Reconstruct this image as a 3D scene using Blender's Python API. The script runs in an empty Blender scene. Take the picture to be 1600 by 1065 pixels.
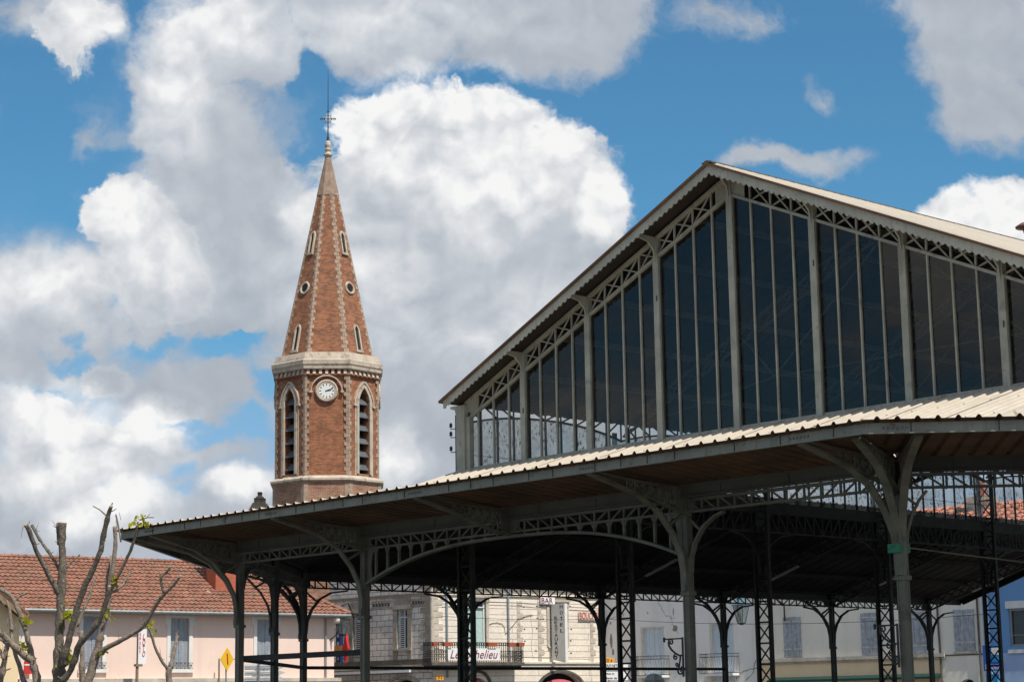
import bpy, math, random
from mathutils import Vector, Matrix
from math import sin, cos, pi, radians, sqrt, atan2, tan
random.seed(7)
S = bpy.context.scene
COL = S.collection

# ---------------------------------------------------------------- camera
FPX, CX, CY, ROLL = 3080.0, 800.0, 532.5, 0.0158
PITCH = math.atan((1109 - 532.5) * cos(ROLL) / FPX)
CAMZ = 1.6
FW = Vector((0, cos(PITCH), sin(PITCH)))
_r0 = Vector((1, 0, 0)); _u0 = Vector((0, -sin(PITCH), cos(PITCH)))
RT = _r0 * cos(ROLL) - _u0 * sin(ROLL)
UP = _r0 * sin(ROLL) + _u0 * cos(ROLL)
cam = bpy.data.cameras.new("camera"); camo = bpy.data.objects.new("camera", cam); COL.objects.link(camo)
cam.sensor_width = 36; cam.lens = 36 * FPX / 1600; cam.clip_end = 3000; cam.clip_start = 0.5
M = Matrix((RT, UP, -FW)).transposed().to_4x4(); M.translation = Vector((0, 0, CAMZ))
camo.matrix_world = M
S.camera = camo

# ---------------------------------------------------------------- light and sky
SUN_AZ, SUN_EL = 141.0, 57.0
sun = bpy.data.lights.new("sun", 'SUN'); suno = bpy.data.objects.new("sun", sun); COL.objects.link(suno)
sun.energy = 4.8; sun.angle = radians(0.5); sun.color = (1.0, 0.94, 0.84)
sd = Vector((sin(radians(SUN_AZ)) * cos(radians(SUN_EL)), cos(radians(SUN_AZ)) * cos(radians(SUN_EL)), sin(radians(SUN_EL))))
suno.rotation_euler = sd.to_track_quat('Z', 'Y').to_euler()
S.view_settings.view_transform = 'Standard'; S.view_settings.look = 'None'
S.view_settings.exposure = 0.0; S.view_settings.gamma = 1.0

def ray(x, y):
    return (FW * FPX + RT * (x - CX) + UP * (CY - y)).normalized()

W = bpy.data.worlds.new("World"); S.world = W; W.use_nodes = True
nt = W.node_tree; nt.nodes.clear()
class G:
    """tiny helper for chaining shader nodes"""
    def __init__(s, nt): s.nt = nt
    def new(s, t, **k):
        n = s.nt.nodes.new(t)
        for a, b in k.items(): setattr(n, a, b)
        return n
    def set(s, sock, v):
        if isinstance(v, bpy.types.NodeSocket): s.nt.links.new(v, sock)
        elif v is not None: sock.default_value = v
    def m(s, op, a, b=None, c=None, clamp=False):
        n = s.new('ShaderNodeMath', operation=op, use_clamp=clamp)
        s.set(n.inputs[0], a)
        if b is not None: s.set(n.inputs[1], b)
        if c is not None: s.set(n.inputs[2], c)
        return n.outputs[0]
    def v(s, op, a, b=None):
        n = s.new('ShaderNodeVectorMath', operation=op); s.set(n.inputs[0], a)
        if b is not None: s.set(n.inputs[1], b)
        return n.outputs['Value'] if op in ('LENGTH', 'DOT_PRODUCT') else n.outputs[0]
    def noise(s, vec, scale, detail=4, rough=.5, dist=0, out=0):
        n = s.new('ShaderNodeTexNoise'); s.set(n.inputs['Vector'], vec)
        n.inputs['Scale'].default_value = scale; n.inputs['Detail'].default_value = detail
        n.inputs['Roughness'].default_value = rough; n.inputs['Distortion'].default_value = dist
        return n.outputs[out]
    def ramp(s, f, pts, interp='LINEAR'):
        n = s.new('ShaderNodeValToRGB'); s.set(n.inputs[0], f); n.color_ramp.interpolation = interp
        e = n.color_ramp.elements
        while len(e) < len(pts): e.new(0.5)
        for i, (p, c) in enumerate(pts):
            e[i].position = p; e[i].color = (*c, 1) if len(c) == 3 else c
        return n.outputs[0]
    def mix(s, f, a, b, mode='MIX'):
        n = s.new('ShaderNodeMixRGB', blend_type=mode); s.set(n.inputs[0], f)
        for i, q in ((1, a), (2, b)):
            s.set(n.inputs[i], (*q, 1) if isinstance(q, tuple) and len(q) == 3 else q)
        return n.outputs[0]
    def mr(s, f, a, b, c=0.0, d=1.0, smooth=True):
        n = s.new('ShaderNodeMapRange', interpolation_type='SMOOTHSTEP' if smooth else 'LINEAR')
        for i, q in enumerate((f, a, b, c, d)): s.set(n.inputs[i], q)
        return n.outputs[0]

g = G(nt)
tc = g.new('ShaderNodeTexCoord')
sep = g.new('ShaderNodeSeparateXYZ'); nt.links.new(tc.outputs['Generated'], sep.inputs[0])
yy = g.m('MAXIMUM', g.m('ABSOLUTE', sep.outputs[1]), 0.08)
X = g.m('DIVIDE', sep.outputs[0], yy); Z = g.m('DIVIDE', sep.outputs[2], yy)
cmb = g.new('ShaderNodeCombineXYZ'); nt.links.new(X, cmb.inputs[0]); nt.links.new(Z, cmb.inputs[1])
P = cmb.outputs[0]
def sk(x, y):
    d = ray(x, y); return (d.x / d.y, d.z / d.y)
# domain warp for ragged edges
wn = g.new('ShaderNodeTexNoise'); g.set(wn.inputs['Vector'], P); wn.inputs['Scale'].default_value = 14; wn.inputs['Detail'].default_value = 5
wn.inputs['Roughness'].default_value = .58
warp = g.v('SCALE', g.v('SUBTRACT', wn.outputs['Color'], (.5, .5, .5))); warp.node.inputs['Scale'].default_value = 0.055
PW = g.v('ADD', P, warp)
KP = 1 / 3180.0
def blobs(lst, PP):
    acc = None
    for (x, y, rx, ry, w) in lst:
        cxx, czz = sk(x, y)
        d = g.v('SUBTRACT', PP, (cxx, czz, 0))
        d = g.v('MULTIPLY', d, (1 / (rx * KP), 1 / (ry * KP), 0))
        l = g.v('LENGTH', d)
        o = g.m('MULTIPLY_ADD', l, -w, w)
        acc = o if acc is None else g.m('SMOOTH_MAX', acc, o, 0.12)
    return acc
#SKY0
HARD = [
 (620, 200, 130, 95, 1), (740, 215, 140, 95, 1), (850, 275, 120, 110, 1), (700, 360, 280, 220, 1), (580, 300, 90, 110, 1), (890, 350, 105, 90, 1),
 (850, 460, 170, 140, 1), (560, 200, 55, 70, .9),
 (190, 345, 75, 85, 1), (250, 420, 90, 90, 1), (120, 60, 70, 75, .7),
 (1470, 345, 80, 55, 1), (1390, 350, 80, 45, 1), (1600, 350, 130, 75, 1), (1540, 370, 130, 70, 1), (1340, 335, 50, 22, .8),
 (90, 690, 140, 95, 1), (220, 700, 110, 80, 1), (40, 770, 160, 90, .9), (190, 800, 120, 60, .9), (10, 640, 60, 60, .8),
 (395, 768, 65, 40, .9), (165, 580, 50, 32, .7), (605, 715, 55, 50, .8)]
SOFT = [
 (330, 300, 160, 200, 1.3), (290, 150, 125, 190, 1.2), (380, 60, 130, 120, 1.2), (240, 380, 130, 130, 1.2), (370, 450, 170, 120, 1.2), (430, 340, 120, 170, 1.2), (120, 50, 100, 90, 1),
 (620, 30, 240, 120, 1.2), (820, 45, 190, 110, 1.2), (930, 10, 130, 80, 1), (500, 10, 110, 60, 1), (1540, 60, 130, 140, 1.1), (1570, 170, 120, 100, 1.1), (1500, 0, 110, 80, 1),
 (1220, 238, 120, 26, .62), (1290, 138, 36, 18, .22), (100, 450, 210, 80, .9), (60, 540, 190, 75, .85), (300, 600, 150, 80, 1), (200, 480, 160, 80, .8),
 (60, 40, 120, 90, .6), (1480, 10, 160, 60, .6), (680, 620, 260, 180, 1.2), (520, 600, 190, 150, 1), (640, 720, 150, 100, 1), (120, 840, 280, 75, 1), (330, 700, 130, 50, .5), (330, 830, 150, 50, .6),
 (150, 330, 60, 60, .3), (1120, 20, 150, 40, .35), (30, 150, 70, 50, .3), (130, 210, 80, 50, .35), (900, 700, 200, 120, .9), (1200, 800, 300, 110, .7)]
HOLES = [(500, 165, 50, 85, 1.1), (462, 100, 42, 55, 1.0), (175, 225, 50, 45, .7), (345, 515, 80, 36, .9), (370, 665, 75, 36, .8), (30, 320, 90, 90, 1), (40, 190, 110, 120, .9), (170, 130, 40, 60, .5), (235, 520, 70, 26, .7), (50, 595, 70, 18, .6), (330, 735, 45, 40, .6), (300, 645, 80, 26, .8), (400, 610, 40, 40, .7), (120, 545, 70, 22, .6), (330, 790, 40, 20, .5)]
fine = g.noise(PW, 60, 8, .60)
mid = g.noise(PW, 16, 6, .55)
hard = g.m('ADD', blobs(HARD, PW), g.m('MULTIPLY_ADD', fine, .72, -.34))
warp3 = g.v('SCALE', g.v('SUBTRACT', wn.outputs['Color'], (.5, .5, .5))); warp3.node.inputs['Scale'].default_value = 0.10
PH = g.v('ADD', P, warp3)
hole = g.m('MAXIMUM', g.m('ADD', blobs(HOLES, PH), g.m('MULTIPLY_ADD', fine, .8, -.38)), 0.0)
soft = g.m('ADD', g.m('ADD', blobs(SOFT, PW), g.m('MULTIPLY_ADD', mid, 1.0, -.48)), g.m('MULTIPLY_ADD', fine, .6, -.30))
keep = g.mr(hole, .02, .42, 1.0, 0.0)
aH = g.mr(hard, .0, g.mr(mid, .4, .62, .14, .42)); aS = g.m('MULTIPLY', g.m('MULTIPLY', g.mr(soft, -.02, .46), .96), keep)
VEIL = [(600, 690, 260, 200, 1.4), (820, 620, 200, 160, 1.2), (120, 700, 330, 190, 1.2), (40, 520, 420, 260, 1), (260, 640, 330, 200, 1), (150, 800, 420, 160, 1.2), (560, 760, 330, 140, 1.2), (360, 260, 260, 330, .8), (700, 560, 330, 260, 1.1), (1300, 800, 700, 130, 1.1)]
veil = g.m('ADD', blobs(VEIL, PW), g.m('MULTIPLY_ADD', mid, 1.5, -.75))
aV = g.m('MULTIPLY', g.m('MULTIPLY', g.mr(veil, 0.0, .8), .72), g.mr(hole, .02, .6, 1.0, .25))
alpha = g.m('SUBTRACT', 1.0, g.m('MULTIPLY', g.m('MULTIPLY', g.m('SUBTRACT', 1.0, aH), g.m('SUBTRACT', 1.0, aS)), g.m('SUBTRACT', 1.0, aV)))
# brightness: sunlit crowns against greyer bellies
BR = [(620, 150, 150, 60, 1.1), (740, 165, 140, 65, 1.1), (860, 230, 90, 70, 1.1), (930, 320, 60, 90, 1.1), (780, 280, 190, 120, .75), (540, 190, 70, 60, .9), (620, 240, 120, 70, .6),
 (510, 340, 60, 110, .4), (180, 330, 80, 80, .9), (230, 400, 110, 90, .5), (1500, 325, 170, 60, 1.2), (1600, 345, 130, 60, 1.2), (1390, 330, 90, 40, 1.1), (560, 420, 120, 120, .3),
 (90, 640, 120, 70, 1.1), (240, 660, 90, 60, 1), (120, 720, 200, 60, .6), (190, 790, 120, 50, .9), (395, 762, 60, 32, .9), (130, 50, 90, 90, .6), (40, 610, 60, 30, .6),
 (330, 40, 160, 70, .5), (600, 715, 60, 50, .6), (80, 450, 180, 70, .5), (860, 520, 150, 100, .25), (270, 110, 80, 170, .45), (600, 30, 200, 60, .3)]
br = g.m('MAXIMUM', blobs(BR, PW), -.3)
warp2 = g.v('SCALE', g.v('SUBTRACT', wn.outputs['Color'], (.5, .5, .5))); warp2.node.inputs['Scale'].default_value = 0.018
PL = g.v('ADD', P, warp2)
Poff = g.v('ADD', PL, (0.005, 0.010, 0))
def billow(pp):
    n1 = g.m('ABSOLUTE', g.m('SUBTRACT', g.noise(pp, 34, 1.5, .45), .5)); n2 = g.m('ABSOLUTE', g.m('SUBTRACT', g.noise(pp, 95, 2, .5), .5))
    return g.m('ADD', g.m('MULTIPLY', n1, -1.6), g.m('MULTIPLY', n2, -.55))
relief = g.m('SUBTRACT', billow(PL), billow(Poff))
big = g.noise(PL, 8, 2.5, .5)
lum = g.m('ADD', g.m('MULTIPLY', g.mr(br, -.3, .70), .72), g.m('MULTIPLY', relief, g.mr(br, -.3, .5, .22, .85)))
lum = g.m('ADD', lum, g.m('MULTIPLY_ADD', big, .36, .03))
# thin edges catch the light
edge = g.m('MULTIPLY', g.m('MULTIPLY', g.mr(hard, .03, .30, 1.0, 0.0), aH), .16)
lum = g.m('ADD', lum, edge)
ccol = g.ramp(lum, [(0.0, (.38, .42, .48)), (.22, (.48, .52, .58)), (.46, (.63, .665, .71)), (.70, (.80, .815, .84)), (.92, (.97, .97, .965))])
sky = g.new('ShaderNodeTexSky', sky_type='NISHITA', sun_disc=False)
sky.sun_elevation = radians(SUN_EL); sky.sun_rotation = radians(SUN_AZ); sky.air_density = 1.0; sky.dust_density = .6; sky.ozone_density = 1.6
skc = g.mix(1.0, sky.outputs[0], g.mix(g.mr(Z, .02, .22), (.80, .88, 1.22), (.50, .98, 1.13)), 'MULTIPLY')
# scattered cumulus over the rest of the sky dome
dv = g.v('MULTIPLY', tc.outputs['Generated'], (1, 1, 2.4))
gn = g.noise(dv, 3.2, 6, .55, .3)
aG = g.m('MULTIPLY', g.mr(gn, .43, .56), g.mr(sep.outputs[1], .55, .85, 1.0, 0.0))
gc = g.ramp(g.noise(dv, 7.0, 5, .6), [(.3, (.42, .43, .46)), (.7, (.92, .90, .87))])
ccol = g.mix(aG, ccol, gc)
alpha = g.m('MAXIMUM', alpha, aG)
#SKY1
bg1 = g.new('ShaderNodeBackground'); g.set(bg1.inputs[0], skc); bg1.inputs[1].default_value = 0.10
bg2 = g.new('ShaderNodeBackground'); g.set(bg2.inputs[0], ccol); bg2.inputs[1].default_value = 0.95
mx = g.new('ShaderNodeMixShader'); g.set(mx.inputs[0], alpha)
nt.links.new(bg1.outputs[0], mx.inputs[1]); nt.links.new(bg2.outputs[0], mx.inputs[2])
wo = g.new('ShaderNodeOutputWorld'); nt.links.new(mx.outputs[0], wo.inputs[0])
W.cycles.sampling_method = 'MANUAL'; W.cycles.sample_map_resolution = 256

# ---------------------------------------------------------------- helpers
def tag(o, label=None, cat=None, group=None, kind=None):
    if label: o['label'] = label
    if cat: o['category'] = cat
    if group: o['group'] = group
    if kind: o['kind'] = kind
    return o
def empty(name, loc=(0, 0, 0), rz=0.0, label=None, cat=None, group=None):
    o = bpy.data.objects.new(name, None); COL.objects.link(o); o.location = loc; o.rotation_euler = (0, 0, rz)
    o.empty_display_size = .3
    return tag(o, label, cat, group)
class MB:
    def __init__(s): s.v = []; s.f = []; s.mi = []; s.cur = 0
    def quad(s, *p):
        n = len(s.v); s.v += [tuple(q) for q in p]; s.f.append(tuple(range(n, n + len(p)))); s.mi.append(s.cur)
    def box(s, x0, y0, z0, x1, y1, z1):
        if x0 > x1: x0, x1 = x1, x0
        if y0 > y1: y0, y1 = y1, y0
        if z0 > z1: z0, z1 = z1, z0
        n = len(s.v)
        s.v += [(x0, y0, z0), (x1, y0, z0), (x1, y1, z0), (x0, y1, z0), (x0, y0, z1), (x1, y0, z1), (x1, y1, z1), (x0, y1, z1)]
        for q in ((0, 3, 2, 1), (4, 5, 6, 7), (0, 1, 5, 4), (1, 2, 6, 5), (2, 3, 7, 6), (3, 0, 4, 7)):
            s.f.append(tuple(n + i for i in q)); s.mi.append(s.cur)
    def beam(s, a, b, w, h, up=(0, 0, 1)):
        """rectangular bar from a to b, h measured along up, w across"""
        a = Vector(a); b = Vector(b); d = (b - a)
        if d.length < 1e-6: return
        d.normalize(); up = Vector(up); sd_ = d.cross(up)
        if sd_.length < 1e-4: sd_ = d.cross(Vector((1, 0, 0)))
        sd_.normalize(); u = sd_.cross(d).normalized()
        n = len(s.v)
        for p in (a, b):
            for (i, j) in ((-1, -1), (1, -1), (1, 1), (-1, 1)):
                s.v.append(tuple(p + sd_ * (i * w / 2) + u * (j * h / 2)))
        for q in ((0, 3, 2, 1), (4, 5, 6, 7), (0, 1, 5, 4), (1, 2, 6, 5), (2, 3, 7, 6), (3, 0, 4, 7)):
            s.f.append(tuple(n + i for i in q)); s.mi.append(s.cur)
    def path(s, pts, w, h, up=(0, 0, 1)):
        """continuous rectangular bar along pts; w is across the (plane normal) axis 'up' here is the plane normal"""
        pn = Vector(up).normalized(); P_ = [Vector(p) for p in pts]; n0 = len(s.v)
        for i, p in enumerate(P_):
            d = (P_[min(i + 1, len(P_) - 1)] - P_[max(i - 1, 0)]).normalized()
            nn = pn.cross(d).normalized()
            for (a, b) in ((-1, -1), (1, -1), (1, 1), (-1, 1)):
                s.v.append(tuple(p + pn * (a * w / 2) + nn * (b * h / 2)))
        for i in range(len(P_) - 1):
            a = n0 + i * 4
            for k in range(4):
                s.f.append((a + k, a + (k + 1) % 4, a + 4 + (k + 1) % 4, a + 4 + k)); s.mi.append(s.cur)
        e = n0 + (len(P_) - 1) * 4
        s.f.append((n0 + 3, n0 + 2, n0 + 1, n0)); s.mi.append(s.cur)
        s.f.append((e, e + 1, e + 2, e + 3)); s.mi.append(s.cur)
    def prism(s, pts, d):
        """polygon pts extruded by vector d"""
        d = Vector(d); n = len(s.v); k = len(pts)
        s.v += [tuple(p) for p in pts] + [tuple(Vector(p) + d) for p in pts]
        s.f.append(tuple(n + i for i in reversed(range(k)))); s.f.append(tuple(n + k + i for i in range(k)))
        s.mi += [s.cur, s.cur]
        for i in range(k):
            j = (i + 1) % k; s.f.append((n + i, n + j, n + k + j, n + k + i)); s.mi.append(s.cur)
    def tube(s, pts, rad, seg=8, cap=True, jit=0.0):
        P_ = [Vector(p) for p in pts]; R_ = rad if isinstance(rad, (list, tuple)) else [rad] * len(P_)
        n0 = len(s.v); prev = None
        for i, p in enumerate(P_):
            d = (P_[min(i + 1, len(P_) - 1)] - P_[max(i - 1, 0)]).normalized()
            if prev is None:
                a = d.cross(Vector((0, 0, 1)));
                if a.length < .1: a = d.cross(Vector((1, 0, 0)))
                a.normalize()
            else: a = (prev - d * prev.dot(d)).normalized()
            prev = a; b = d.cross(a)
            for k in range(seg):
                t = 2 * pi * k / seg; r = R_[i] * (1 + random.uniform(-jit, jit))
                s.v.append(tuple(p + a * (cos(t) * r) + b * (sin(t) * r)))
        for i in range(len(P_) - 1):
            for k in range(seg):
                s.f.append((n0 + i * seg + k, n0 + i * seg + (k + 1) % seg, n0 + (i + 1) * seg + (k + 1) % seg, n0 + (i + 1) * seg + k)); s.mi.append(s.cur)
        if cap:
            s.f.append(tuple(n0 + k for k in reversed(range(seg)))); s.mi.append(s.cur)
            e = n0 + (len(P_) - 1) * seg; s.f.append(tuple(e + k for k in range(seg))); s.mi.append(s.cur)
    def lathe(s, c, prof, seg=12, rot=0.0, arc=None):
        """prof = list of (r,z)"""
        n0 = len(s.v)
        for (r, z) in prof:
            for k in range(seg):
                t = rot + 2 * pi * k / seg; s.v.append((c[0] + r * cos(t), c[1] + r * sin(t), c[2] + z))
        for i in range(len(prof) - 1):
            for k in range(seg):
                s.f.append((n0 + i * seg + k, n0 + i * seg + (k + 1) % seg, n0 + (i + 1) * seg + (k + 1) % seg, n0 + (i + 1) * seg + k)); s.mi.append(s.cur)
        s.f.append(tuple(n0 + k for k in reversed(range(seg)))); s.mi.append(s.cur)
        e = n0 + (len(prof) - 1) * seg; s.f.append(tuple(e + k for k in range(seg))); s.mi.append(s.cur)
    def mesh(s, name, mats, smooth=False):
        me = bpy.data.meshes.new(name); me.from_pydata(s.v, [], s.f); me.update()
        if not isinstance(mats, (list, tuple)): mats = [mats]
        for m in mats: me.materials.append(m)
        for p, i in zip(me.polygons, s.mi): p.material_index = i; p.use_smooth = smooth
        uv = me.uv_layers.new(name="UVMap").data; zax = Vector((0, 0, 1))
        for p in me.polygons:
            n = p.normal
            if abs(n.z) > .97: a = Vector((1, 0, 0)); b = Vector((0, 1, 0))
            else: a = zax.cross(n).normalized(); b = n.cross(a).normalized()
            for li in p.loop_indices:
                co = me.vertices[me.loops[li].vertex_index].co; uv[li].uv = (co.dot(a), co.dot(b))
        return me
    def build(s, name, mats, parent=None, smooth=False):
        o = bpy.data.objects.new(name, s.mesh(name, mats, smooth)); COL.objects.link(o)
        if parent: o.parent = parent
        return o

# ---------------------------------------------------------------- materials
def mat(name, base, rough=.7, var=.12, scale=3.0, metal=0.0, bump=0.0, bscale=30.0, spots=None, streak=None, uv=False, spec=.5):
    """painted / plastered surface: base colour with broad variation, optional stains (colour, scale, amount) and vertical streaks"""
    m = bpy.data.materials.new(name); m.use_nodes = True; n = m.node_tree; n.nodes.clear(); q = G(n)
    t = q.new('ShaderNodeTexCoord'); vec = t.outputs['UV'] if uv else t.outputs['Object']
    c = q.mix(q.mr(q.noise(vec, scale, 6, .6), .25, .75), tuple(b * (1 - var) for b in base), tuple(min(1, b * (1 + var)) for b in base))
    if streak:
        mp = q.new('ShaderNodeMapping'); q.set(mp.inputs[0], vec); mp.inputs['Scale'].default_value = (1, .12, 1) if uv else (1, 1, .1)
        c = q.mix(q.m('MULTIPLY', q.mr(q.noise(mp.outputs[0], streak[1], 5, .65), .5, .72), streak[2]), c, streak[0])
    if spots:
        for (sc, s_, am, th) in spots:
            c = q.mix(q.m('MULTIPLY', q.mr(q.noise(vec, s_, 6, .7), th, th + .1), am), c, sc)
    b = q.new('ShaderNodeBsdfPrincipled'); q.set(b.inputs['Base Color'], c)
    b.inputs['Metallic'].default_value = metal; b.inputs['Specular IOR Level'].default_value = spec
    q.set(b.inputs['Roughness'], q.mr(q.noise(vec, scale * 4, 3), .3, .7, max(rough - .1, .02), min(rough + .1, 1)))
    if bump:
        bp = q.new('ShaderNodeBump'); bp.inputs['Strength'].default_value = bump; bp.inputs['Distance'].default_value = .02
        q.set(bp.inputs['Height'], q.noise(vec, bscale, 5, .6)); n.links.new(bp.outputs[0], b.inputs['Normal'])
    o = q.new('ShaderNodeOutputMaterial'); n.links.new(b.outputs[0], o.inputs[0]); return m
def masonry(name, c1, c2, mortar, bw, bh, ms=.012, rough=.85, vary=.5, patches=None, bias=0.0, bump=.5, offs=.5, streak=None):
    m = bpy.data.materials.new(name); m.use_nodes = True; n = m.node_tree; n.nodes.clear(); q = G(n)
    t = q.new('ShaderNodeTexCoord'); vec = t.outputs['UV']
    b_ = q.new('ShaderNodeTexBrick', offset=offs); q.set(b_.inputs['Vector'], vec)
    b_.inputs['Color1'].default_value = (*c1, 1); b_.inputs['Color2'].default_value = (*c2, 1); b_.inputs['Mortar'].default_value = (*mortar, 1)
    b_.inputs['Scale'].default_value = 1; b_.inputs['Mortar Size'].default_value = ms; b_.inputs['Brick Width'].default_value = bw
    b_.inputs['Row Height'].default_value = bh; b_.inputs['Bias'].default_value = bias; b_.inputs['Mortar Smooth'].default_value = .3
    c = b_.outputs[0]
    c = q.mix(vary, c, q.mix(1.0, c, q.ramp(q.noise(vec, 1.3, 8, .7), [(.3, (.55, .55, .55)), (.55, (1, 1, 1)), (.75, (1.3, 1.28, 1.2))]), 'MULTIPLY'))
    c = q.mix(.5, c, q.mix(1.0, c, q.ramp(q.noise(vec, 9, 6, .8), [(.3, (.6, .6, .6)), (.6, (1.15, 1.15, 1.15))]), 'MULTIPLY'))
    if streak:
        mp = q.new('ShaderNodeMapping'); q.set(mp.inputs[0], vec); mp.inputs['Scale'].default_value = (1, .15, 1)
        c = q.mix(q.m('MULTIPLY', q.mr(q.noise(mp.outputs[0], streak[1], 5, .65), .48, .72), streak[2]), c, streak[0])
    if patches:
        for (pc, s_, am, th) in patches: c = q.mix(q.m('MULTIPLY', q.mr(q.noise(vec, s_, 6, .75), th, th + .08), am), c, pc)
    b = q.new('ShaderNodeBsdfPrincipled'); q.set(b.inputs['Base Color'], c); b.inputs['Roughness'].default_value = rough
    b.inputs['Specular IOR Level'].default_value = .25
    bp = q.new('ShaderNodeBump'); bp.inputs['Strength'].default_value = bump; bp.inputs['Distance'].default_value = .02
    q.set(bp.inputs['Height'], q.m('SUBTRACT', q.m('MULTIPLY', q.noise(vec, 14, 5, .7), .5), b_.outputs['Fac'])); n.links.new(bp.outputs[0], b.inputs['Normal'])
    o = q.new('ShaderNodeOutputMaterial'); n.links.new(b.outputs[0], o.inputs[0]); return m
def glass(name, tint, dust, dustcol=(.2, .21, .2), refl=1.0, specks=0.0, scale=6.0, rough=.03):
    """thin window glass: tinted see-through sheet, Fresnel reflection, a film of dirt"""
    m = bpy.data.materials.new(name); m.use_nodes = True; n = m.node_tree; n.nodes.clear(); q = G(n)
    t = q.new('ShaderNodeTexCoord'); vec = t.outputs['Object']
    tr = q.new('ShaderNodeBsdfTransparent'); tr.inputs[0].default_value = (*tint, 1)
    gl = q.new('ShaderNodeBsdfGlossy'); gl.inputs['Roughness'].default_value = rough; gl.inputs[0].default_value = (refl, refl, refl, 1)
    df = q.new('ShaderNodeBsdfDiffuse'); df.inputs[0].default_value = (*dustcol, 1)
    tl = q.new('ShaderNodeBsdfTranslucent'); tl.inputs[0].default_value = (*dustcol, 1)
    dd = q.new('ShaderNodeMixShader'); dd.inputs[0].default_value = .5; n.links.new(df.outputs[0], dd.inputs[1]); n.links.new(tl.outputs[0], dd.inputs[2])
    fr = q.new('ShaderNodeFresnel'); fr.inputs[0].default_value = 1.5
    a = q.new('ShaderNodeMixShader'); q.set(a.inputs[0], fr.outputs[0]); n.links.new(tr.outputs[0], a.inputs[1]); n.links.new(gl.outputs[0], a.inputs[2])
    f = q.mr(q.noise(vec, scale * .25, 5, .6), .35, .75, dust * .4, dust * 1.6)
    b = q.new('ShaderNodeMixShader'); q.set(b.inputs[0], f); n.links.new(a.outputs[0], b.inputs[1]); n.links.new(dd.outputs[0], b.inputs[2])
    last = b
    if specks:
        mp = q.new('ShaderNodeMapping'); q.set(mp.inputs[0], vec); mp.inputs['Scale'].default_value = (1, 1, .45)
        sp = q.mr(q.noise(mp.outputs[0], 15, 6, .75), .525, .575, 0, specks)
        cl = q.mr(q.noise(vec, 1.4, 3, .5), .36, .56, .12, 1)
        dk = q.new('ShaderNodeBsdfDiffuse'); dk.inputs[0].default_value = (.05, .06, .06, 1)
        c_ = q.new('ShaderNodeMixShader'); q.set(c_.inputs[0], q.m('MULTIPLY', sp, cl)); n.links.new(b.outputs[0], c_.inputs[1]); n.links.new(dk.outputs[0], c_.inputs[2]); last = c_
    o = q.new('ShaderNodeOutputMaterial'); n.links.new(last.outputs[0], o.inputs[0]); return m

RUST = (.16, .07, .035)
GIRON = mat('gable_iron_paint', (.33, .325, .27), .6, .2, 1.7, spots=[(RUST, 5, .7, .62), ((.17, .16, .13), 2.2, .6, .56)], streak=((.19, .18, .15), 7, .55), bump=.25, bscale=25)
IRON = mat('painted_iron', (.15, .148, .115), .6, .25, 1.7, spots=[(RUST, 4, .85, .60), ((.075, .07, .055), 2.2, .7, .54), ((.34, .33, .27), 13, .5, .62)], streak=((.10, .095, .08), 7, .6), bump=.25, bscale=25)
IRON2 = mat('shaded_iron', (.045, .047, .042), .7, .25, 2, spots=[(RUST, 5, .4, .62)], bump=.2)  # darker copy of the painted iron, interior shade put into the colour
FASCIA = mat('fascia_paint', (.27, .265, .215), .5, .2, 1.3, spots=[(RUST, 7, .9, .57), ((.40, .38, .31), 4, .5, .60), ((.12, .13, .12), 2.5, .6, .56)], streak=((.13, .11, .09), 12, .55), bump=.2)
JOINT = mat('dark_joint', (.03, .03, .03), .8)
SHEET = mat('cream_sheet_metal', (.49, .43, .355), .5, .06, .8, spots=[((.30, .265, .21), 2.2, .35, .62)], streak=((.36, .31, .25), 2.5, .35), bump=.04, bscale=8)
SHEETEND = mat('sheet_edge', (.10, .09, .075), .7, .3, 6)
def boards(name, base, w=.14):
    m = bpy.data.materials.new(name); m.use_nodes = True; n = m.node_tree; n.nodes.clear(); q = G(n)
    t = q.new('ShaderNodeTexCoord'); vec = t.outputs['Object']
    c = q.mix(q.mr(q.noise(vec, .9, 6, .65), .3, .7), tuple(b * .6 for b in base), tuple(b * 1.35 for b in base))
    c = q.mix(q.m('MULTIPLY', q.mr(q.noise(vec, 2.4, 5, .7), .55, .7), .5), c, tuple(b * .4 for b in base))
    b = q.new('ShaderNodeBsdfPrincipled'); q.set(b.inputs['Base Color'], c); b.inputs['Roughness'].default_value = .75
    bp = q.new('ShaderNodeBump'); bp.inputs['Strength'].default_value = .4; q.set(bp.inputs['Height'], q.noise(vec, 20, 4)); n.links.new(bp.outputs[0], b.inputs['Normal'])
    o = q.new('ShaderNodeOutputMaterial'); n.links.new(b.outputs[0], o.inputs[0]); return m
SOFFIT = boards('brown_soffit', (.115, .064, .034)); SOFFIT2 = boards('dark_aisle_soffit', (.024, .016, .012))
SIDING = mat('bargeboard_paint', (.40, .395, .335), .55, .15, 2.0, spots=[((.20, .17, .13), 4, .55, .58)], streak=((.17, .17, .15), 9, .5), bump=.2)
GLASS = glass('gable_glass', (.82, .82, .79), .12, (.14, .132, .115), .9)
STAINED = glass('stained_clerestory_glass', (.82, .86, .86), .34, (.72, .78, .78), .8, specks=.95)
GREEN = mat('green_strap', (.03, .22, .13), .6)
ASPH = mat('asphalt', (.095, .09, .08), .9, .15, .4, spots=[((.14, .13, .115), .7, .5, .55)], bump=.4, bscale=40)
PAVE = masonry('paving', (.30, .29, .27), (.24, .235, .22), (.14, .14, .13), .6, .4, .01)
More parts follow.
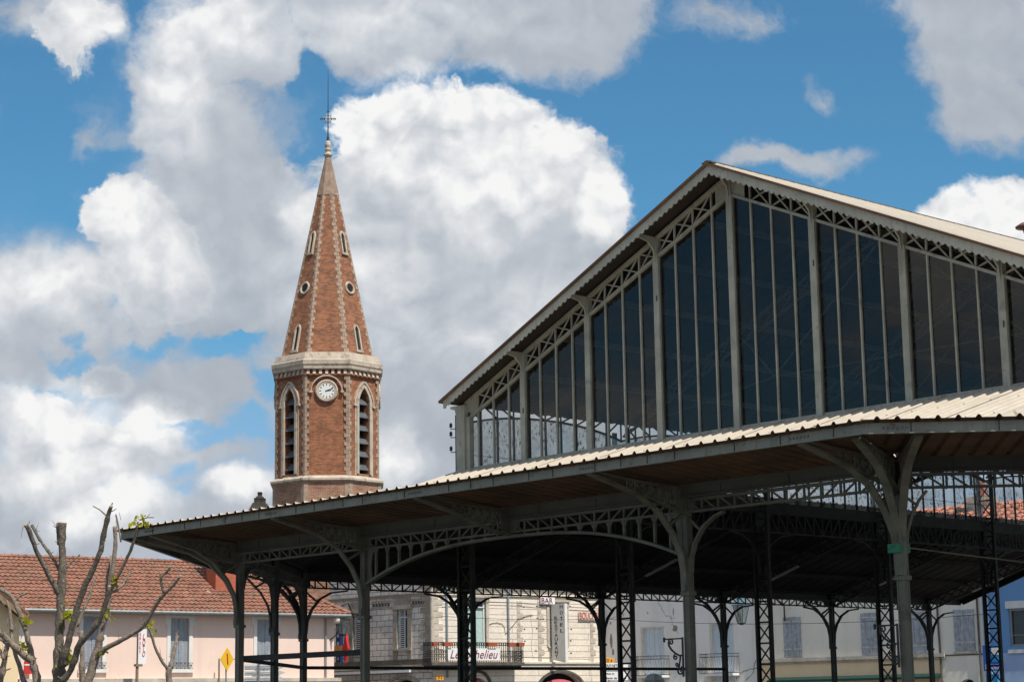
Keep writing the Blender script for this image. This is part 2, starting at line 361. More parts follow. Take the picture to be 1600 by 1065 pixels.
BRICK = masonry('tower_brick', (.43, .155, .07), (.23, .085, .045), (.27, .18, .12), .26, .082, .011, vary=.9, patches=[((.50, .40, .31), 2.6, .5, .62), ((.09, .045, .035), 3.5, .55, .62)])
BRICKSP = masonry('spire_brick', (.41, .155, .075), (.19, .075, .043), (.25, .17, .115), .26, .082, .011, vary=.9, patches=[((.10, .06, .045), 2.8, .6, .60), ((.66, .60, .52), 11, .8, .66), ((.10, .085, .07), 1.6, .5, .56), ((.45, .25, .07), 1.2, .35, .62)])
BRICKLOW = masonry('weathered_brick', (.44, .19, .11), (.27, .12, .08), (.42, .31, .23), .28, .085, .016, vary=.9, patches=[((.46, .36, .28), 2.2, .5, .57), ((.09, .06, .05), 4, .5, .6)])
STONE = mat('pale_stone', (.52, .46, .385), .85, .16, 1.6, spots=[((.26, .225, .18), 2.6, .65, .54), ((.45, .27, .10), 1.4, .30, .62)], streak=((.24, .21, .17), 3, .4), bump=.5, bscale=14)
QUOIN = mat('grey_quoin_stone', (.36, .315, .255), .9, .2, 2.2, spots=[((.17, .15, .125), 4, .6, .53)], bump=.5, bscale=14)
STONEW = mat('white_stone', (.66, .60, .52), .85, .10, 1.6, spots=[((.36, .31, .25), 3, .5, .57)], bump=.4, bscale=14)
TURR = mat('blackened_stone', (.045, .038, .032), .95, .3, 3, spots=[((.12, .10, .075), 6, .5, .6)], bump=.6)
DARKST = mat('dark_weathered_stone', (.10, .088, .075), .95, .3, 3, spots=[((.25, .22, .17), 6, .4, .6)], bump=.6)
SLATE = mat('louvre_slate', (.085, .095, .105), .7, .25, 4)
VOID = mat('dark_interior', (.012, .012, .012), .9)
BRONZE = mat('dark_wrought_iron', (.035, .035, .035), .6)
DIAL = mat('clock_dial', (.72, .72, .70), .4, .04)
TILE = mat('red_roof_tile', (.265, .12, .08), .9, .3, 1.2, spots=[((.40, .235, .165), 7, .8, .52), ((.12, .07, .05), 4.5, .85, .53), ((.20, .16, .12), 1.0, .5, .55), ((.56, .44, .33), 16, .7, .62), ((.62, .30, .05), .35, .55, .66)], bump=.5)
TILE2 = mat('coral_roof_tile', (.62, .215, .12), .85, .15, 1.2, spots=[((.72, .36, .24), 4, .6, .5), ((.35, .14, .09), 3, .5, .6)], bump=.5)
TILEOLD = mat('old_dark_tile', (.20, .12, .085), .9, .3, 2, spots=[((.42, .32, .16), 5, .6, .55)], bump=.5)
PINK = mat('pink_render', (.82, .63, .545), .9, .045, .5, spots=[((.70, .53, .46), 1.1, .45, .58), ((.74, .60, .53), 5, .3, .6)], streak=((.55, .42, .37), 1.5, .2), bump=.15)
WHITEP = mat('white_trim', (.74, .73, .70), .7, .06, 3)
CREAM = mat('cream_render', (.76, .60, .38), .9, .06, .6, spots=[((.62, .48, .30), 1.0, .4, .6)], bump=.15)
GREYREN = mat('pale_grey_render', (.87, .855, .83), .9, .07, .5, spots=[((.48, .46, .43), 1.6, .5, .64), ((.84, .80, .74), .5, .6, .5), ((.20, .18, .16), 3.2, .6, .69)], streak=((.55, .54, .52), 2.0, .3), bump=.3)
BEIGE = mat('beige_render', (.87, .81, .71), .9, .06, .5, spots=[((.66, .60, .51), 1.4, .5, .58), ((.40, .35, .30), 6, .5, .70)], streak=((.62, .57, .49), 1.7, .3), bump=.25)
OCHRE = mat('ochre_render', (.90, .66, .43), .9, .08, .8)
BLUEP = mat('blue_render', (.16, .33, .60), .8, .06, .6, streak=((.12, .26, .50), 2, .3))
BLUEL = mat('light_blue_render', (.40, .55, .80), .8, .05, .6)
LIME = masonry('limestone_block', (.80, .75, .69), (.70, .655, .60), (.16, .14, .125), .62, .29, .018, vary=.55, patches=[((.46, .41, .36), 1.2, .45, .57)], streak=((.46, .42, .37), 2, .3))
LIMEB = masonry('limestone_courses', (.86, .77, .66), (.82, .73, .62), (.36, .31, .26), 3.2, .30, .016, vary=.35, patches=[((.50, .43, .35), 1.5, .5, .60)])
SHUT = mat('grey_blue_shutter', (.36, .39, .44), .6, .1, 5)
SHUTP = mat('pale_blue_shutter', (.66, .74, .80), .6, .08, 5)
SHUTW = mat('weathered_shutter', (.40, .42, .46), .75, .28, 7, streak=((.17, .17, .19), 14, .7))
SHUTW2 = mat('white_louvre_shutter', (.62, .60, .55), .7, .08, 5)
PANE = mat('window_pane', (.04, .055, .07), .08, .2, 2)
CURT = mat('curtain', (.42, .55, .52), .8, .12, 6)
ZINC = mat('zinc', (.30, .30, .30), .45, .15, 3, metal=.4)
FLASH = mat('white_flashing', (.80, .80, .80), .5)
CHIM = masonry('chimney_brick', (.50, .115, .06), (.42, .095, .05), (.40, .20, .14), .22, .075, .01, vary=.3)
TERRA = mat('terracotta', (.40, .10, .05), .8, .2, 8)
RED = mat('red_paint', (.55, .03, .03), .5); REDF = mat('red_awning', (.52, .10, .13), .8); WHITE = mat('white_paint', (.78, .78, .78), .5, .04)
MAROON = mat('maroon_letters', (.22, .02, .05), .6); BLACK = mat('black_letters', (.02, .02, .02), .6); YEL = mat('yellow_sign', (.80, .50, .02), .45, .03)
ORNG = mat('orange_sign', (.85, .38, .03), .5); NAVY = mat('navy_sign', (.01, .03, .13), .5); BLUES = mat('blue_sign', (.01, .10, .46), .4, .03)
CYAN = mat('cyan_sign', (.02, .33, .70), .4); TEAL = mat('teal_awning', (.002, .045, .036), .6); SALM = mat('orange_lamp', (.85, .36, .10), .5)
BARK = mat('bark', (.13, .105, .08), .95, .35, 14, spots=[((.36, .33, .27), 24, .75, .54), ((.04, .032, .025), 34, .8, .54), ((.30, .27, .10), 2.2, .4, .62)], bump=.9, bscale=35)
BARKP = mat('pale_bark', (.235, .185, .145), .95, .3, 14, spots=[((.40, .35, .28), 22, .7, .55), ((.07, .052, .04), 32, .8, .53)], bump=.8, bscale=35)
CUT = mat('cut_wood', (.42, .32, .22), .9, .2, 10)
def leafmat():
    m = bpy.data.materials.new('young_leaf'); m.use_nodes = True; n = m.node_tree; n.nodes.clear(); q = G(n)
    t = q.new('ShaderNodeTexCoord'); c = q.mix(q.noise(t.outputs['Object'], 4, 2), (.30, .36, .02), (.52, .44, .04))
    a = q.new('ShaderNodeBsdfDiffuse'); q.set(a.inputs[0], c); b = q.new('ShaderNodeBsdfTranslucent'); q.set(b.inputs[0], c)
    x = q.new('ShaderNodeMixShader'); x.inputs[0].default_value = .45; n.links.new(a.outputs[0], x.inputs[1]); n.links.new(b.outputs[0], x.inputs[2])
    o = q.new('ShaderNodeOutputMaterial'); n.links.new(x.outputs[0], o.inputs[0]); return m
LEAF = leafmat()

CAPST = mat('spire_cap_stone', (.27, .20, .155), .9, .3, 3, spots=[((.36, .16, .09), 5, .7, .52), ((.42, .38, .32), 9, .6, .57)], bump=.6, bscale=12)
TRIM = mat('tower_trim_stone', (.50, .42, .335), .88, .14, 1.6, spots=[((.24, .20, .155), 2.6, .7, .53), ((.45, .26, .10), 1.4, .35, .6)], streak=((.22, .185, .15), 3, .5), bump=.5, bscale=14)
QUOINT = mat('tower_quoin_stone', (.36, .265, .195), .9, .22, 2.2, spots=[((.17, .145, .12), 4, .6, .53)], bump=.5, bscale=14)
CASTP = mat('half_shaded_iron', (.095, .098, .085), .65, .2, 2, spots=[(RUST, 5, .5, .62)], bump=.2)  # painted iron toned down part way, with canopy shade put into the colour
# ---------------------------------------------------------------- ground
mb = MB(); mb.quad((-900, -300, 0), (900, -300, 0), (900, 1500, 0), (-900, 1500, 0))
mb.build('ground', ASPH).__setitem__('kind', 'structure')

# ---------------------------------------------------------------- market hall (local x along the gable front, y into the hall)
WN = 18.67; PITCHV = 5.7; VG = 6.85; VEND = 37.4; DC = 2.56
HALL = empty('market_hall', (-6.337, 45.55, 0), radians(-47.85),
             'open iron market hall with glazed gable and cream sheet roofs on slim lattice columns', 'market hall')
def corr_sheet(poly, zf, d, mb, spacing=.30, hgt=.045, off=0.0, prof=None):
    """ribbed sheet over convex plan polygon, ribs run along plan vector d"""
    d = Vector((d[0], d[1])).normalized(); a = Vector((-d.y, d.x))
    pr = prof or [(0, 0), (.68, 0), (.76, .75), (.80, 1), (.88, 1), (.92, .75)]
    ps = [Vector(p) for p in poly]; c = [p.dot(a) for p in ps]; lo, hi = min(c), max(c)
    offs = []
    k = math.floor(lo / spacing)
    while k * spacing < hi:
        for (f, h) in pr: offs.append((k * spacing + f * spacing, h * hgt))
        k += 1
    offs = [o for o in offs if lo < o[0] < hi]
    for v in c: offs.append((min(max(v, lo + 1e-4), hi - 1e-4), 0))
    offs.sort()
    def clip(s):
        ts = []
        for i in range(len(ps)):
            p, q = ps[i], ps[(i + 1) % len(ps)]; cp, cq = p.dot(a) - s, q.dot(a) - s
            if cp * cq <= 0 and abs(cp - cq) > 1e-9:
                t = cp / (cp - cq); ts.append((p + (q - p) * t).dot(d))
        return (min(ts), max(ts)) if len(ts) >= 2 else None
    prev = None
    for (s, h) in offs:
        r = clip(s)
        if not r: prev = None; continue
        P0 = a * s + d * r[0]; P1 = a * s + d * r[1]
        cur = ((P0.x, P0.y, zf(P0.x, P0.y) + h + off), (P1.x, P1.y, zf(P1.x, P1.y) + h + off))
        if prev: mb.quad(prev[0], prev[1], cur[1], cur[0])
        prev = cur
def mirror(p): return (WN - p[0], p[1])
def plane3(p, q, r):
    p, q, r = Vector(p), Vector(q), Vector(r); n = (q - p).cross(r - p)
    return lambda x, y: p.z - (n.x * (x - p.x) + n.y * (y - p.y)) / n.z
CH = 6.6; zE, zI, zG = 5.73, 5.49, 7.62
o45 = 2.71 * sqrt(2)
canopies = []   # (polygon, inner line a, inner line b, outward)
A0, A1, A2, A3 = (0, 0), (-CH, CH), (-CH, VEND), (WN, 0)
c0 = (DC - o45, -DC); c1 = (-CH - DC, CH - o45 + DC)
canopies.append(([(0, 0), (WN, 0), (WN - c0[0], -DC), c0], (0, -1)))
canopies.append(([A1, A0, c0, c1], (-.7071, -.7071)))
canopies.append(([A2, A1, c1, (-CH - DC, VEND)], (-1, 0)))
for i in (1, 2):
    pl, n_ = canopies[i]; canopies.append(([mirror(pl[k]) for k in (1, 0, 3, 2)], (-n_[0], n_[1])))
for pl, n_ in canopies:
    base = Vector(pl[0]).dot(Vector(n_))
    zf = lambda x, y, n_=n_, base=base: zI + (zE - zI) * ((x * n_[0] + y * n_[1]) - base) / DC
    m = MB(); corr_sheet(pl, zf, n_, m, off=.02)
    # overhanging sheet lip beyond the fascia is part of the same sheet
    m.build('canopy_sheet', [SHEET], HALL)
    m = MB(); corr_sheet(pl, zf, n_, m, off=0.0, spacing=.30, hgt=.05); m.build('canopy_soffit', [SOFFIT], HALL)
    # eave fascia with riveted joints, built between the two outer corners
    p, q = Vector(pl[2]), Vector(pl[3]); L = (q - p).length; dd = (q - p).normalized(); nn = Vector(n_)
    m = MB(); a = p - nn * .15 + dd * .05; b = q - nn * .15 - dd * .05
    m.beam((a.x, a.y, 5.645), (b.x, b.y, 5.645), .035, .165)
    m.beam((a.x + nn.x * .01, a.y + nn.y * .01, 5.568), (b.x + nn.x * .01, b.y + nn.y * .01, 5.568), .09, .012)
    m.cur = 1; t = .6; k = 0
    while t < L:
        c = p + dd * t - nn * .130; m.beam((c.x, c.y, 5.566), (c.x, c.y, 5.725), .012, .012, (dd.x, dd.y, 0)); t += random.choice((.62, .95, 1.05, 1.3)); k += 1
    m.cur = 2; t = 1.1
    while t < L - .6:      # small rivet plates
        for r in range(6):
            c = p + dd * (t + r * .07) - nn * .128; m.beam((c.x, c.y, 5.63), (c.x, c.y, 5.665), .014, .03, (dd.x, dd.y, 0))
        t += 4.67
    m.build('eave_fascia', [FASCIA, JOINT, IRON], HALL)
    # gutter beam over the column line
    p, q = Vector(pl[0]), Vector(pl[1]); m = MB(); o = nn * .09
    m.beam((p.x + o.x, p.y + o.y, 5.395), (q.x + o.x, q.y + o.y, 5.395), .06, .25); m.beam((p.x, p.y, 5.50), (q.x, q.y, 5.50), .26, .05)
    m.beam((p.x + o.x * 1.3, p.y + o.y * 1.3, 5.275), (q.x + o.x * 1.3, q.y + o.y * 1.3, 5.275), .1, .025)
    L = (q - p).length; dd = (q - p).normalized(); t = .9
    while t < L:
        c = p + dd * t + o * 1.4; m.beam((c.x, c.y, 5.275), (c.x, c.y, 5.46), .02, .03, (dd.x, dd.y, 0)); t += 1.56
    m.build('gutter_beam', [CASTP if abs(n_[0]) < .1 else IRON2], HALL)
# main aisle roofs
zrf = zI - .04
front = lambda x, y: zrf + (zG - zrf) * y / VG
left = lambda x, y: zrf + (zG - zrf) * (x + CH) / CH
right = lambda x, y: zrf + (zG - zrf) * (WN + CH - x) / CH
cl = plane3((0, 0, zrf), (-CH, CH, zrf), (0, VG, zG)); cr = plane3((WN, 0, zrf), (WN + CH, CH, zrf), (WN, VG, zG))
for pl, zf, d in (([(0, 0), (WN, 0), (WN, VG - .1), (0, VG - .1)], front, (0, 1)),
                  ([(0, 0), (0, VG), (-CH, CH)], cl, (.7071, .7071)), ([(WN, 0), (WN + CH, CH), (WN, VG)], cr, (-.7071, .7071)),
                  ([(-CH, CH), (0, VG), (0, VEND), (-CH, VEND)], left, (1, 0)), ([(WN, VG), (WN + CH, CH), (WN + CH, VEND), (WN, VEND)], right, (1, 0))):
    m = MB(); corr_sheet(pl, zf, d, m, off=.03, hgt=.042)
    m.cur = 1
    if d == (0, 1):      # fixings along the purlins and laps between sheets
        for vv in (1.7, 3.4, 5.1, 6.3):
            uu = .27
            while uu < WN - .2: z = front(uu, vv) + .072; m.box(uu - .013, vv - .013, z, uu + .013, vv + .013, z + .010); uu += random.choice((.6, .6, 1.2))
        for k_ in range(1, 9):
            uu = k_ * 2.1 + .262; m.beam((uu, .1, front(0, .1) + .066), (uu, VG - .15, front(0, VG - .15) + .066), .014, .010)
    m.build('aisle_roof', [SHEET, SHEETEND], HALL)
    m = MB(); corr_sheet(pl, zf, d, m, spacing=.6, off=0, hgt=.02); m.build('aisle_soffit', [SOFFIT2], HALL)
# verge of the aisle at the far end
for s in (0, 1):
    f = (lambda x: WN - x) if s else (lambda x: x)
    m = MB(); m.beam((f(-CH), VEND, zrf - .06), (f(0), VEND, zG - .06), .10, .24); m.beam((f(-CH - DC), VEND, 5.62), (f(-CH), VEND, 5.42), .08, .2)
    m.build('roof_verge', [JOINT], HALL)

CURM = IRON
def lattice(m, p, q, z0, z1, n, ch=.05, wt=.05, dia=.032, dep=.06, flip=True, plate=.22, zz=None):
    """N-truss between plan points p, q: chords, verticals, diagonals leaning to midspan"""
    p, q = Vector(p), Vector(q); L = (q - p).length; nrm = Vector((-(q - p).y, (q - p).x, 0)).normalized()
    P3 = lambda t, z: (p.x + (q.x - p.x) * t, p.y + (q.y - p.y) * t, z)
    m.beam(P3(0, z1 - ch / 2), P3(1, z1 - ch / 2), dep * 1.5, ch); m.beam(P3(0, z0 + ch / 2), P3(1, z0 + ch / 2), dep * 1.5, ch * .8)
    for i in range(n + 1):
        t = i / n
        if 0 < i < n: m.beam(P3(t, z0), P3(t, z1), wt * .75, dep * .5, (nrm.x, nrm.y, 0))
        if i < n:
            a, b = (z1, z0) if i < n / 2 else (z0, z1)
            m.beam(P3(i / n, a), P3((i + 1) / n, b), dep * .4, dia, (0, 0, 1))
    if plate:
        for t in (plate / 2 / L, 1 - plate / 2 / L): m.beam(P3(t, z0 + .01), P3(t, z1 - .01), plate, .02, (nrm.x, nrm.y, 0))
def arc_pts(c, d, prof):
    return [(c[0] + d[0] * t, c[1] + d[1] * t, z) for t, z in prof]
BR = [(.10, 3.72), (.11, 4.0), (.17, 4.28), (.36, 4.62), (.72, 5.0), (1.23, 5.27), (1.8, 5.415), (2.40, 5.55)]
def bracket(c, d, par, full=True):
    m = MB(); n_ = (-d[1], d[0], 0); R3 = lambda t, z: (c[0] + d[0] * t, c[1] + d[1] * t, z)
    if full: m.path(arc_pts(c, d, BR), .13, .045, n_); m.beam(R3(.09, 3.62), R3(.09, 3.76), .11, .09, n_)
    else: m.path(arc_pts(c, d, [(0.0, 4.97), (.35, 5.0), (.9, 5.15), (1.4, 5.31), (2.40, 5.55)]), .13, .045, n_)
    if full: m.path(arc_pts(c, d, [(.02, 5.0), (.7, 5.15), (1.32, 5.31)]), .10, .035, n_)
    m.path(arc_pts(c, d, [(.02, 5.43), (1.3, 5.50), (2.4, 5.60)]), .10, .035, n_)
    zb = lambda t: 5.0 + .235 * t; zt = lambda t: 5.43 + .06 * t
    for k in range(6):
        a, b = .28 + k * .2, .28 + (k + 1) * .2
        if zt(b) - zb(b) < .05: break
        m.beam(R3(a, zb(a)), R3(b, zt(b)), .02, .028); m.beam(R3(a, zt(a)), R3(b, zb(b)), .02, .028); m.beam(R3(b, zb(b)), R3(b, zt(b)), .02, .03, n_)
    m.prism([R3(.04, 5.0), R3(.28, 5.06), R3(.28, 5.44), R3(.04, 5.43)], Vector(n_) * .02)
    if full: m.beam(R3(.05, 5.0), R3(.5, 4.76), .05, .05)
    m.build('bracket', [CURM], par)
SA = [(.08, 3.95), (.10, 4.2), (.2, 4.46), (.42, 4.74), (.70, 4.90), (.9, 4.96)]
SB = [(.08, 3.75), (.12, 4.1), (.27, 4.42), (.55, 4.72), (.95, 4.91), (1.5, 4.975)]
SC = [(.08, 3.95), (.11, 4.3), (.2, 4.6), (.32, 4.82), (.45, 4.97)]
def side_arch(c, d, par, prof):
    m = MB(); n_ = (-d[1], d[0], 0); m.path(arc_pts(c, d, prof), .10, .045, n_)
    t, z = prof[3]; m.beam((c[0] + d[0] * t * .8, c[1] + d[1] * t * .8, z - .06), (c[0] + d[0] * .05, c[1] + d[1] * .05, 4.93), .04, .04)
    m.build('side_arch', [CURM], par)
def column(c, outs, sides, prof=SB, mt=None):
    global CURM
    CURM = mt or IRON; col = MB(); x, y = c
    col.box(x - .062, y - .062, 0, x + .062, y + .062, 5.47)
    for (a, b) in ((1, 1), (1, -1), (-1, 1), (-1, -1)): col.box(x + a * .045, y + b * .045, .3, x + a * .073, y + b * .073, 5.2)
    col.box(x - .14, y - .14, 0, x + .14, y + .14, .3); col.box(x - .10, y - .10, 3.55, x + .10, y + .10, 3.62)
    o = col.build('column', [CURM], HALL)
    for d in outs: bracket(c, d, o)
    for d in sides: side_arch(c, d, o, prof)
    return o
h2 = .70710678; c22, s22 = cos(pi / 8), sin(pi / 8)
VF = [6.75 + PITCHV * k for k in range(6)]; VF[0] = 6.6
VN = [VG + PITCHV * k for k in range(6)]
for s in (0, 1):
    mx_ = (lambda p: (WN - p[0], p[1])) if s else (lambda p: p); md = (lambda d: (-d[0], d[1])) if s else (lambda d: d)
    column(mx_((0, 0)), [md((0, -1)), md((-s22, -c22)), md((-h2, -h2))], [md((-h2, h2))], SC if s else SB)
    column(mx_((4.67, 0)), [md((0, -1))], [md((-1, 0))] if s else [], SA)
    column(mx_((-3.3, 3.3)), [md((-h2, -h2))], [md((h2, -h2)), md((-h2, h2))], SB, CASTP)
    for k, v in enumerate(VF):
        outs = [md((-1, 0))] + ([md((-c22, -s22)), md((-h2, -h2))] if k == 0 else [])
        sd_ = ([md((h2, -h2))] if k == 0 else [md((0, -1))]) + [md((0, 1))]
        column(mx_((-CH, v)), outs, sd_, SB, CASTP if k == 0 else IRON2)
    # perimeter lattice girders
    lines = [((0, 0), (4.67, 0), 12), ((4.67, 0), (9.335, 0), 12), ((0, 0), (-3.3, 3.3), 12), ((-3.3, 3.3), (-CH, CH), 12)]
    for k in range(5): lines.append(((-CH, VF[k]), (-CH, VF[k + 1]), 15))
    for (p, q, n) in lines:
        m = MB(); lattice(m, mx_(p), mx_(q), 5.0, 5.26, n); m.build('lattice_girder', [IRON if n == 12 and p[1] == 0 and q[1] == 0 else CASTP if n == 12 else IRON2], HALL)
    # tie rail between the outer columns
    if s: m = MB()
    else: m = MB()
    for (p, q) in [] if s else [((0, 0), (-3.3, 3.3)), ((-3.3, 3.3), (-CH, CH))] + [((-CH, VF[k]), (-CH, VF[k + 1])) for k in range(3)] * (1 - s):
        p, q = mx_(p), mx_(q); m.beam((p[0], p[1], 2.84), (q[0], q[1], 2.84), .06, .09)
    if not s: m.beam((-.05, .1, 2.86), (4.67, .1, 2.86), .07, .12)
    if not s: m.build('tie_rail', [JOINT], HALL)
    # tall lattice columns of the nave
    for k, v in enumerate(VN):
        m = MB(); x, _ = mx_((0, v)); w = .25
        if k == 0:
            e_ = -1 if s else 1; cp = MB(); cp.box(x - e_ * .13, v - .17, 7.3, x + e_ * .20, v + .05, 9.30); cp.box(x - e_ * .20, v - .1, 7.3, x - e_ * .13, v + .02, 9.2); cp.box(x + e_ * .20, v - .12, 7.3, x + e_ * .34, v + .02, 8.98)
            cp.prism([(x - e_ * .13, v - .15, 9.0), (x - e_ * .2, v - .15, 9.2), (x - e_ * .38, v - .15, 9.26), (x - e_ * .38, v - .15, 9.31), (x - e_ * .13, v - .15, 9.31)], (0, .1, 0))
        for e in (-w, w):
            m.box(x + e - .045, v - .055, 0, x + e + .045, v - .043, 9.1); m.box(x + e - .045, v + .043, 0, x + e + .045, v + .055, 9.1); m.box(x + e * 1.17 - .008, v - .055, 0, x + e * 1.17 + .008, v + .055, 9.1)
        z = .4
        while z < 8.6:
            m.beam((x - w, v, z), (x + w, v, z), .04, .05)
            m.beam((x - w, v, z + .03), (x + w, v, z + .57), .012, .045); m.beam((x - w, v, z + .57), (x + w, v, z + .03), .012, .045)
            z += .6
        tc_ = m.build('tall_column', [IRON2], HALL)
        if k == 0: cp.build('corner_post', [GIRON], HALL)
    # nave side: low lattice beam, clerestory glazing, arched lattice above it
    for k in range(5):
        v0, v1 = VN[k], VN[k + 1]; x = mx_((0, 0))[0]
        m = MB(); lattice(m, (x, v0), (x, v1), 6.6, 7.22, 14, dia=.04); m.box(x - .05, v0, 7.22, x + .05, v1, 7.50)
        for e in (0, 1):
            c = (x, v0 if e == 0 else v1); m.path(arc_pts(c, (0, 1 if e == 0 else -1), [(.1, 5.4), (.16, 5.9), (.45, 6.3), (.9, 6.52), (1.4, 6.6)]), .08, .05, (1, 0, 0))
        m.build('nave_girder', [IRON2], HALL)
        m = MB(); arch = lambda y, v0=v0: 9.17 - .33 * abs((y - v0 - 2.85) / 2.85) ** 2.3
        n = 10; st = PITCHV / n
        pts = [(x, v0 + PITCHV * i / 24, arch(v0 + PITCHV * i / 24)) for i in range(25)]
        m.path(pts, .07, .05, (1, 0, 0)); m.beam((x, v0, 9.44), (x, v1, 9.44), .07, .06)
        for i in range(n + 1):
            y = v0 + i * st; m.beam((x, y, arch(y) if 0 < i < n else 8.8), (x, y, 9.42), .035, .035)
            if i < n:
                y2 = y + st; a, b = ((9.42, arch(y2)) if i < n / 2 else (arch(y), 9.42)); m.beam((x, y, a), (x, y2, b), .03, .04)
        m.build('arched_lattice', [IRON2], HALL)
        m = MB()
        for i in range(n):
            y0, y1 = v0 + i * st + .02, v0 + (i + 1) * st - .02
            m.quad((x, y0, 7.5), (x, y1, 7.5), (x, y1, arch(y1) - .03), (x, y0, arch(y0) - .03))
        gw = m.build('clerestory_window', [STAINED], HALL)
        m = MB()
        for i in range(1, n): m.box(x - .025, v0 + i * st - .024, 7.5, x + .025, v0 + i * st + .024, arch(v0 + i * st))
        for z in (8.05,): m.beam((x, v0, z), (x, v1, z), .012, .012)
        m.build('glazing_bars', [IRON2], gw)
    # lattice rafters of the aisle
    for k in range(1, 6):
        v = VN[k] - .02; m = MB(); f = lambda u: mx_((u, 0))[0]
        m.beam((f(-CH), v, 5.02), (f(0), v, 7.12), .09, .05); m.beam((f(-CH), v, 5.38), (f(0), v, 7.5), .09, .05)
        for i in range(16):
            a, b = i / 16, (i + 1) / 16; za = 5.02 + 2.1 * a; zb_ = 5.02 + 2.1 * b
            m.beam((f(-CH + CH * a), v, za), (f(-CH + CH * b), v, zb_ + .36), .02, .035); m.beam((f(-CH + CH * a), v, za + .36), (f(-CH + CH * b), v, zb_), .02, .035)
        m.build('aisle_rafter', [IRON2], HALL)
    # pale strips of painted light along the aisle rafters
m = MB(); m.cur = 0
# purlins under aisle roofs
for i in range(1, 4):
    u = -CH + CH * i / 4; z = left(u, 0) - .09
    m.beam((u, 6.7, z), (u, VEND, z), .06, .12); m.beam((WN - u, 6.7, z), (WN - u, VEND, z), .06, .12)
    m.beam((0, VG * i / 4, front(0, VG * i / 4) - .09), (WN, VG * i / 4, front(0, VG * i / 4) - .09), .06, .12)
m.build('purlins', [JOINT], HALL)
# front aisle rafters from the column line to the gable
for u in (0, 4.67, 9.335, 14.0, WN):
    m = MB(); m.beam((u, 0, 5.02), (u, VG, 7.12), .08, .05); m.beam((u, 0, 5.38), (u, VG, 7.5), .08, .05)
    for i in range(14):
        a, b = i / 14, (i + 1) / 14; za = 5.02 + 2.1 * a; zb_ = 5.02 + 2.1 * b
        m.beam((u, VG * a, za), (u, VG * b, zb_ + .36), .02, .035); m.beam((u, VG * a, za + .36), (u, VG * b, zb_), .02, .035)
    m.build('aisle_rafter', [IRON2], HALL)
m = MB(); lattice(m, (0, VG), (WN, VG), 6.95, 7.45, 40, dia=.04, plate=0); m.build('gable_girder', [IRON2], HALL)
# arched girder over the wide middle bay
m = MB(); az_ = lambda u: 4.94 - .68 * (abs(u - 9.335) / 4.6) ** 2.6
m.path([(4.74 + 9.19 * i / 40, -.01, az_(4.74 + 9.19 * i / 40)) for i in range(41)], .13, .055, (0, 1, 0))
for i in range(25):
    u = 4.67 + 9.33 * i / 24; z = az_(u)
    if 0 < i < 24 and 5.0 - z > .05:
        m.beam((u, 0, z), (u, 0, 5.02), .045, .05, (0, 1, 0))
        if 5.0 - z > .12: m.prism([(u - .09, .005, 5.0), (u + .09, .005, 5.0), (u + .028, .005, 4.90), (u - .028, .005, 4.90)], (0, -.02, 0))
for e in (-1, 1):
    c = 9.335 + e * 4.58
    m.prism([(c, -.015, 4.27), (c - e * .02, -.015, 5.0), (c - e * .26, -.015, 5.0), (c - e * .17, -.015, 4.88), (c - e * .13, -.015, 4.65), (c - e * .16, -.015, 4.42), (c - e * .24, -.015, 4.36)], (0, .03, 0))
m.build('arched_girder', [IRON], HALL)
bk = MB(); bk.box(9.335 - .2, -.05, 5.0, 9.335 + .2, .05, 5.27); bo = bk.build('bracket_plate', [IRON], HALL); CURM = IRON; bracket((9.335, 0), (0, -1), bo, False)

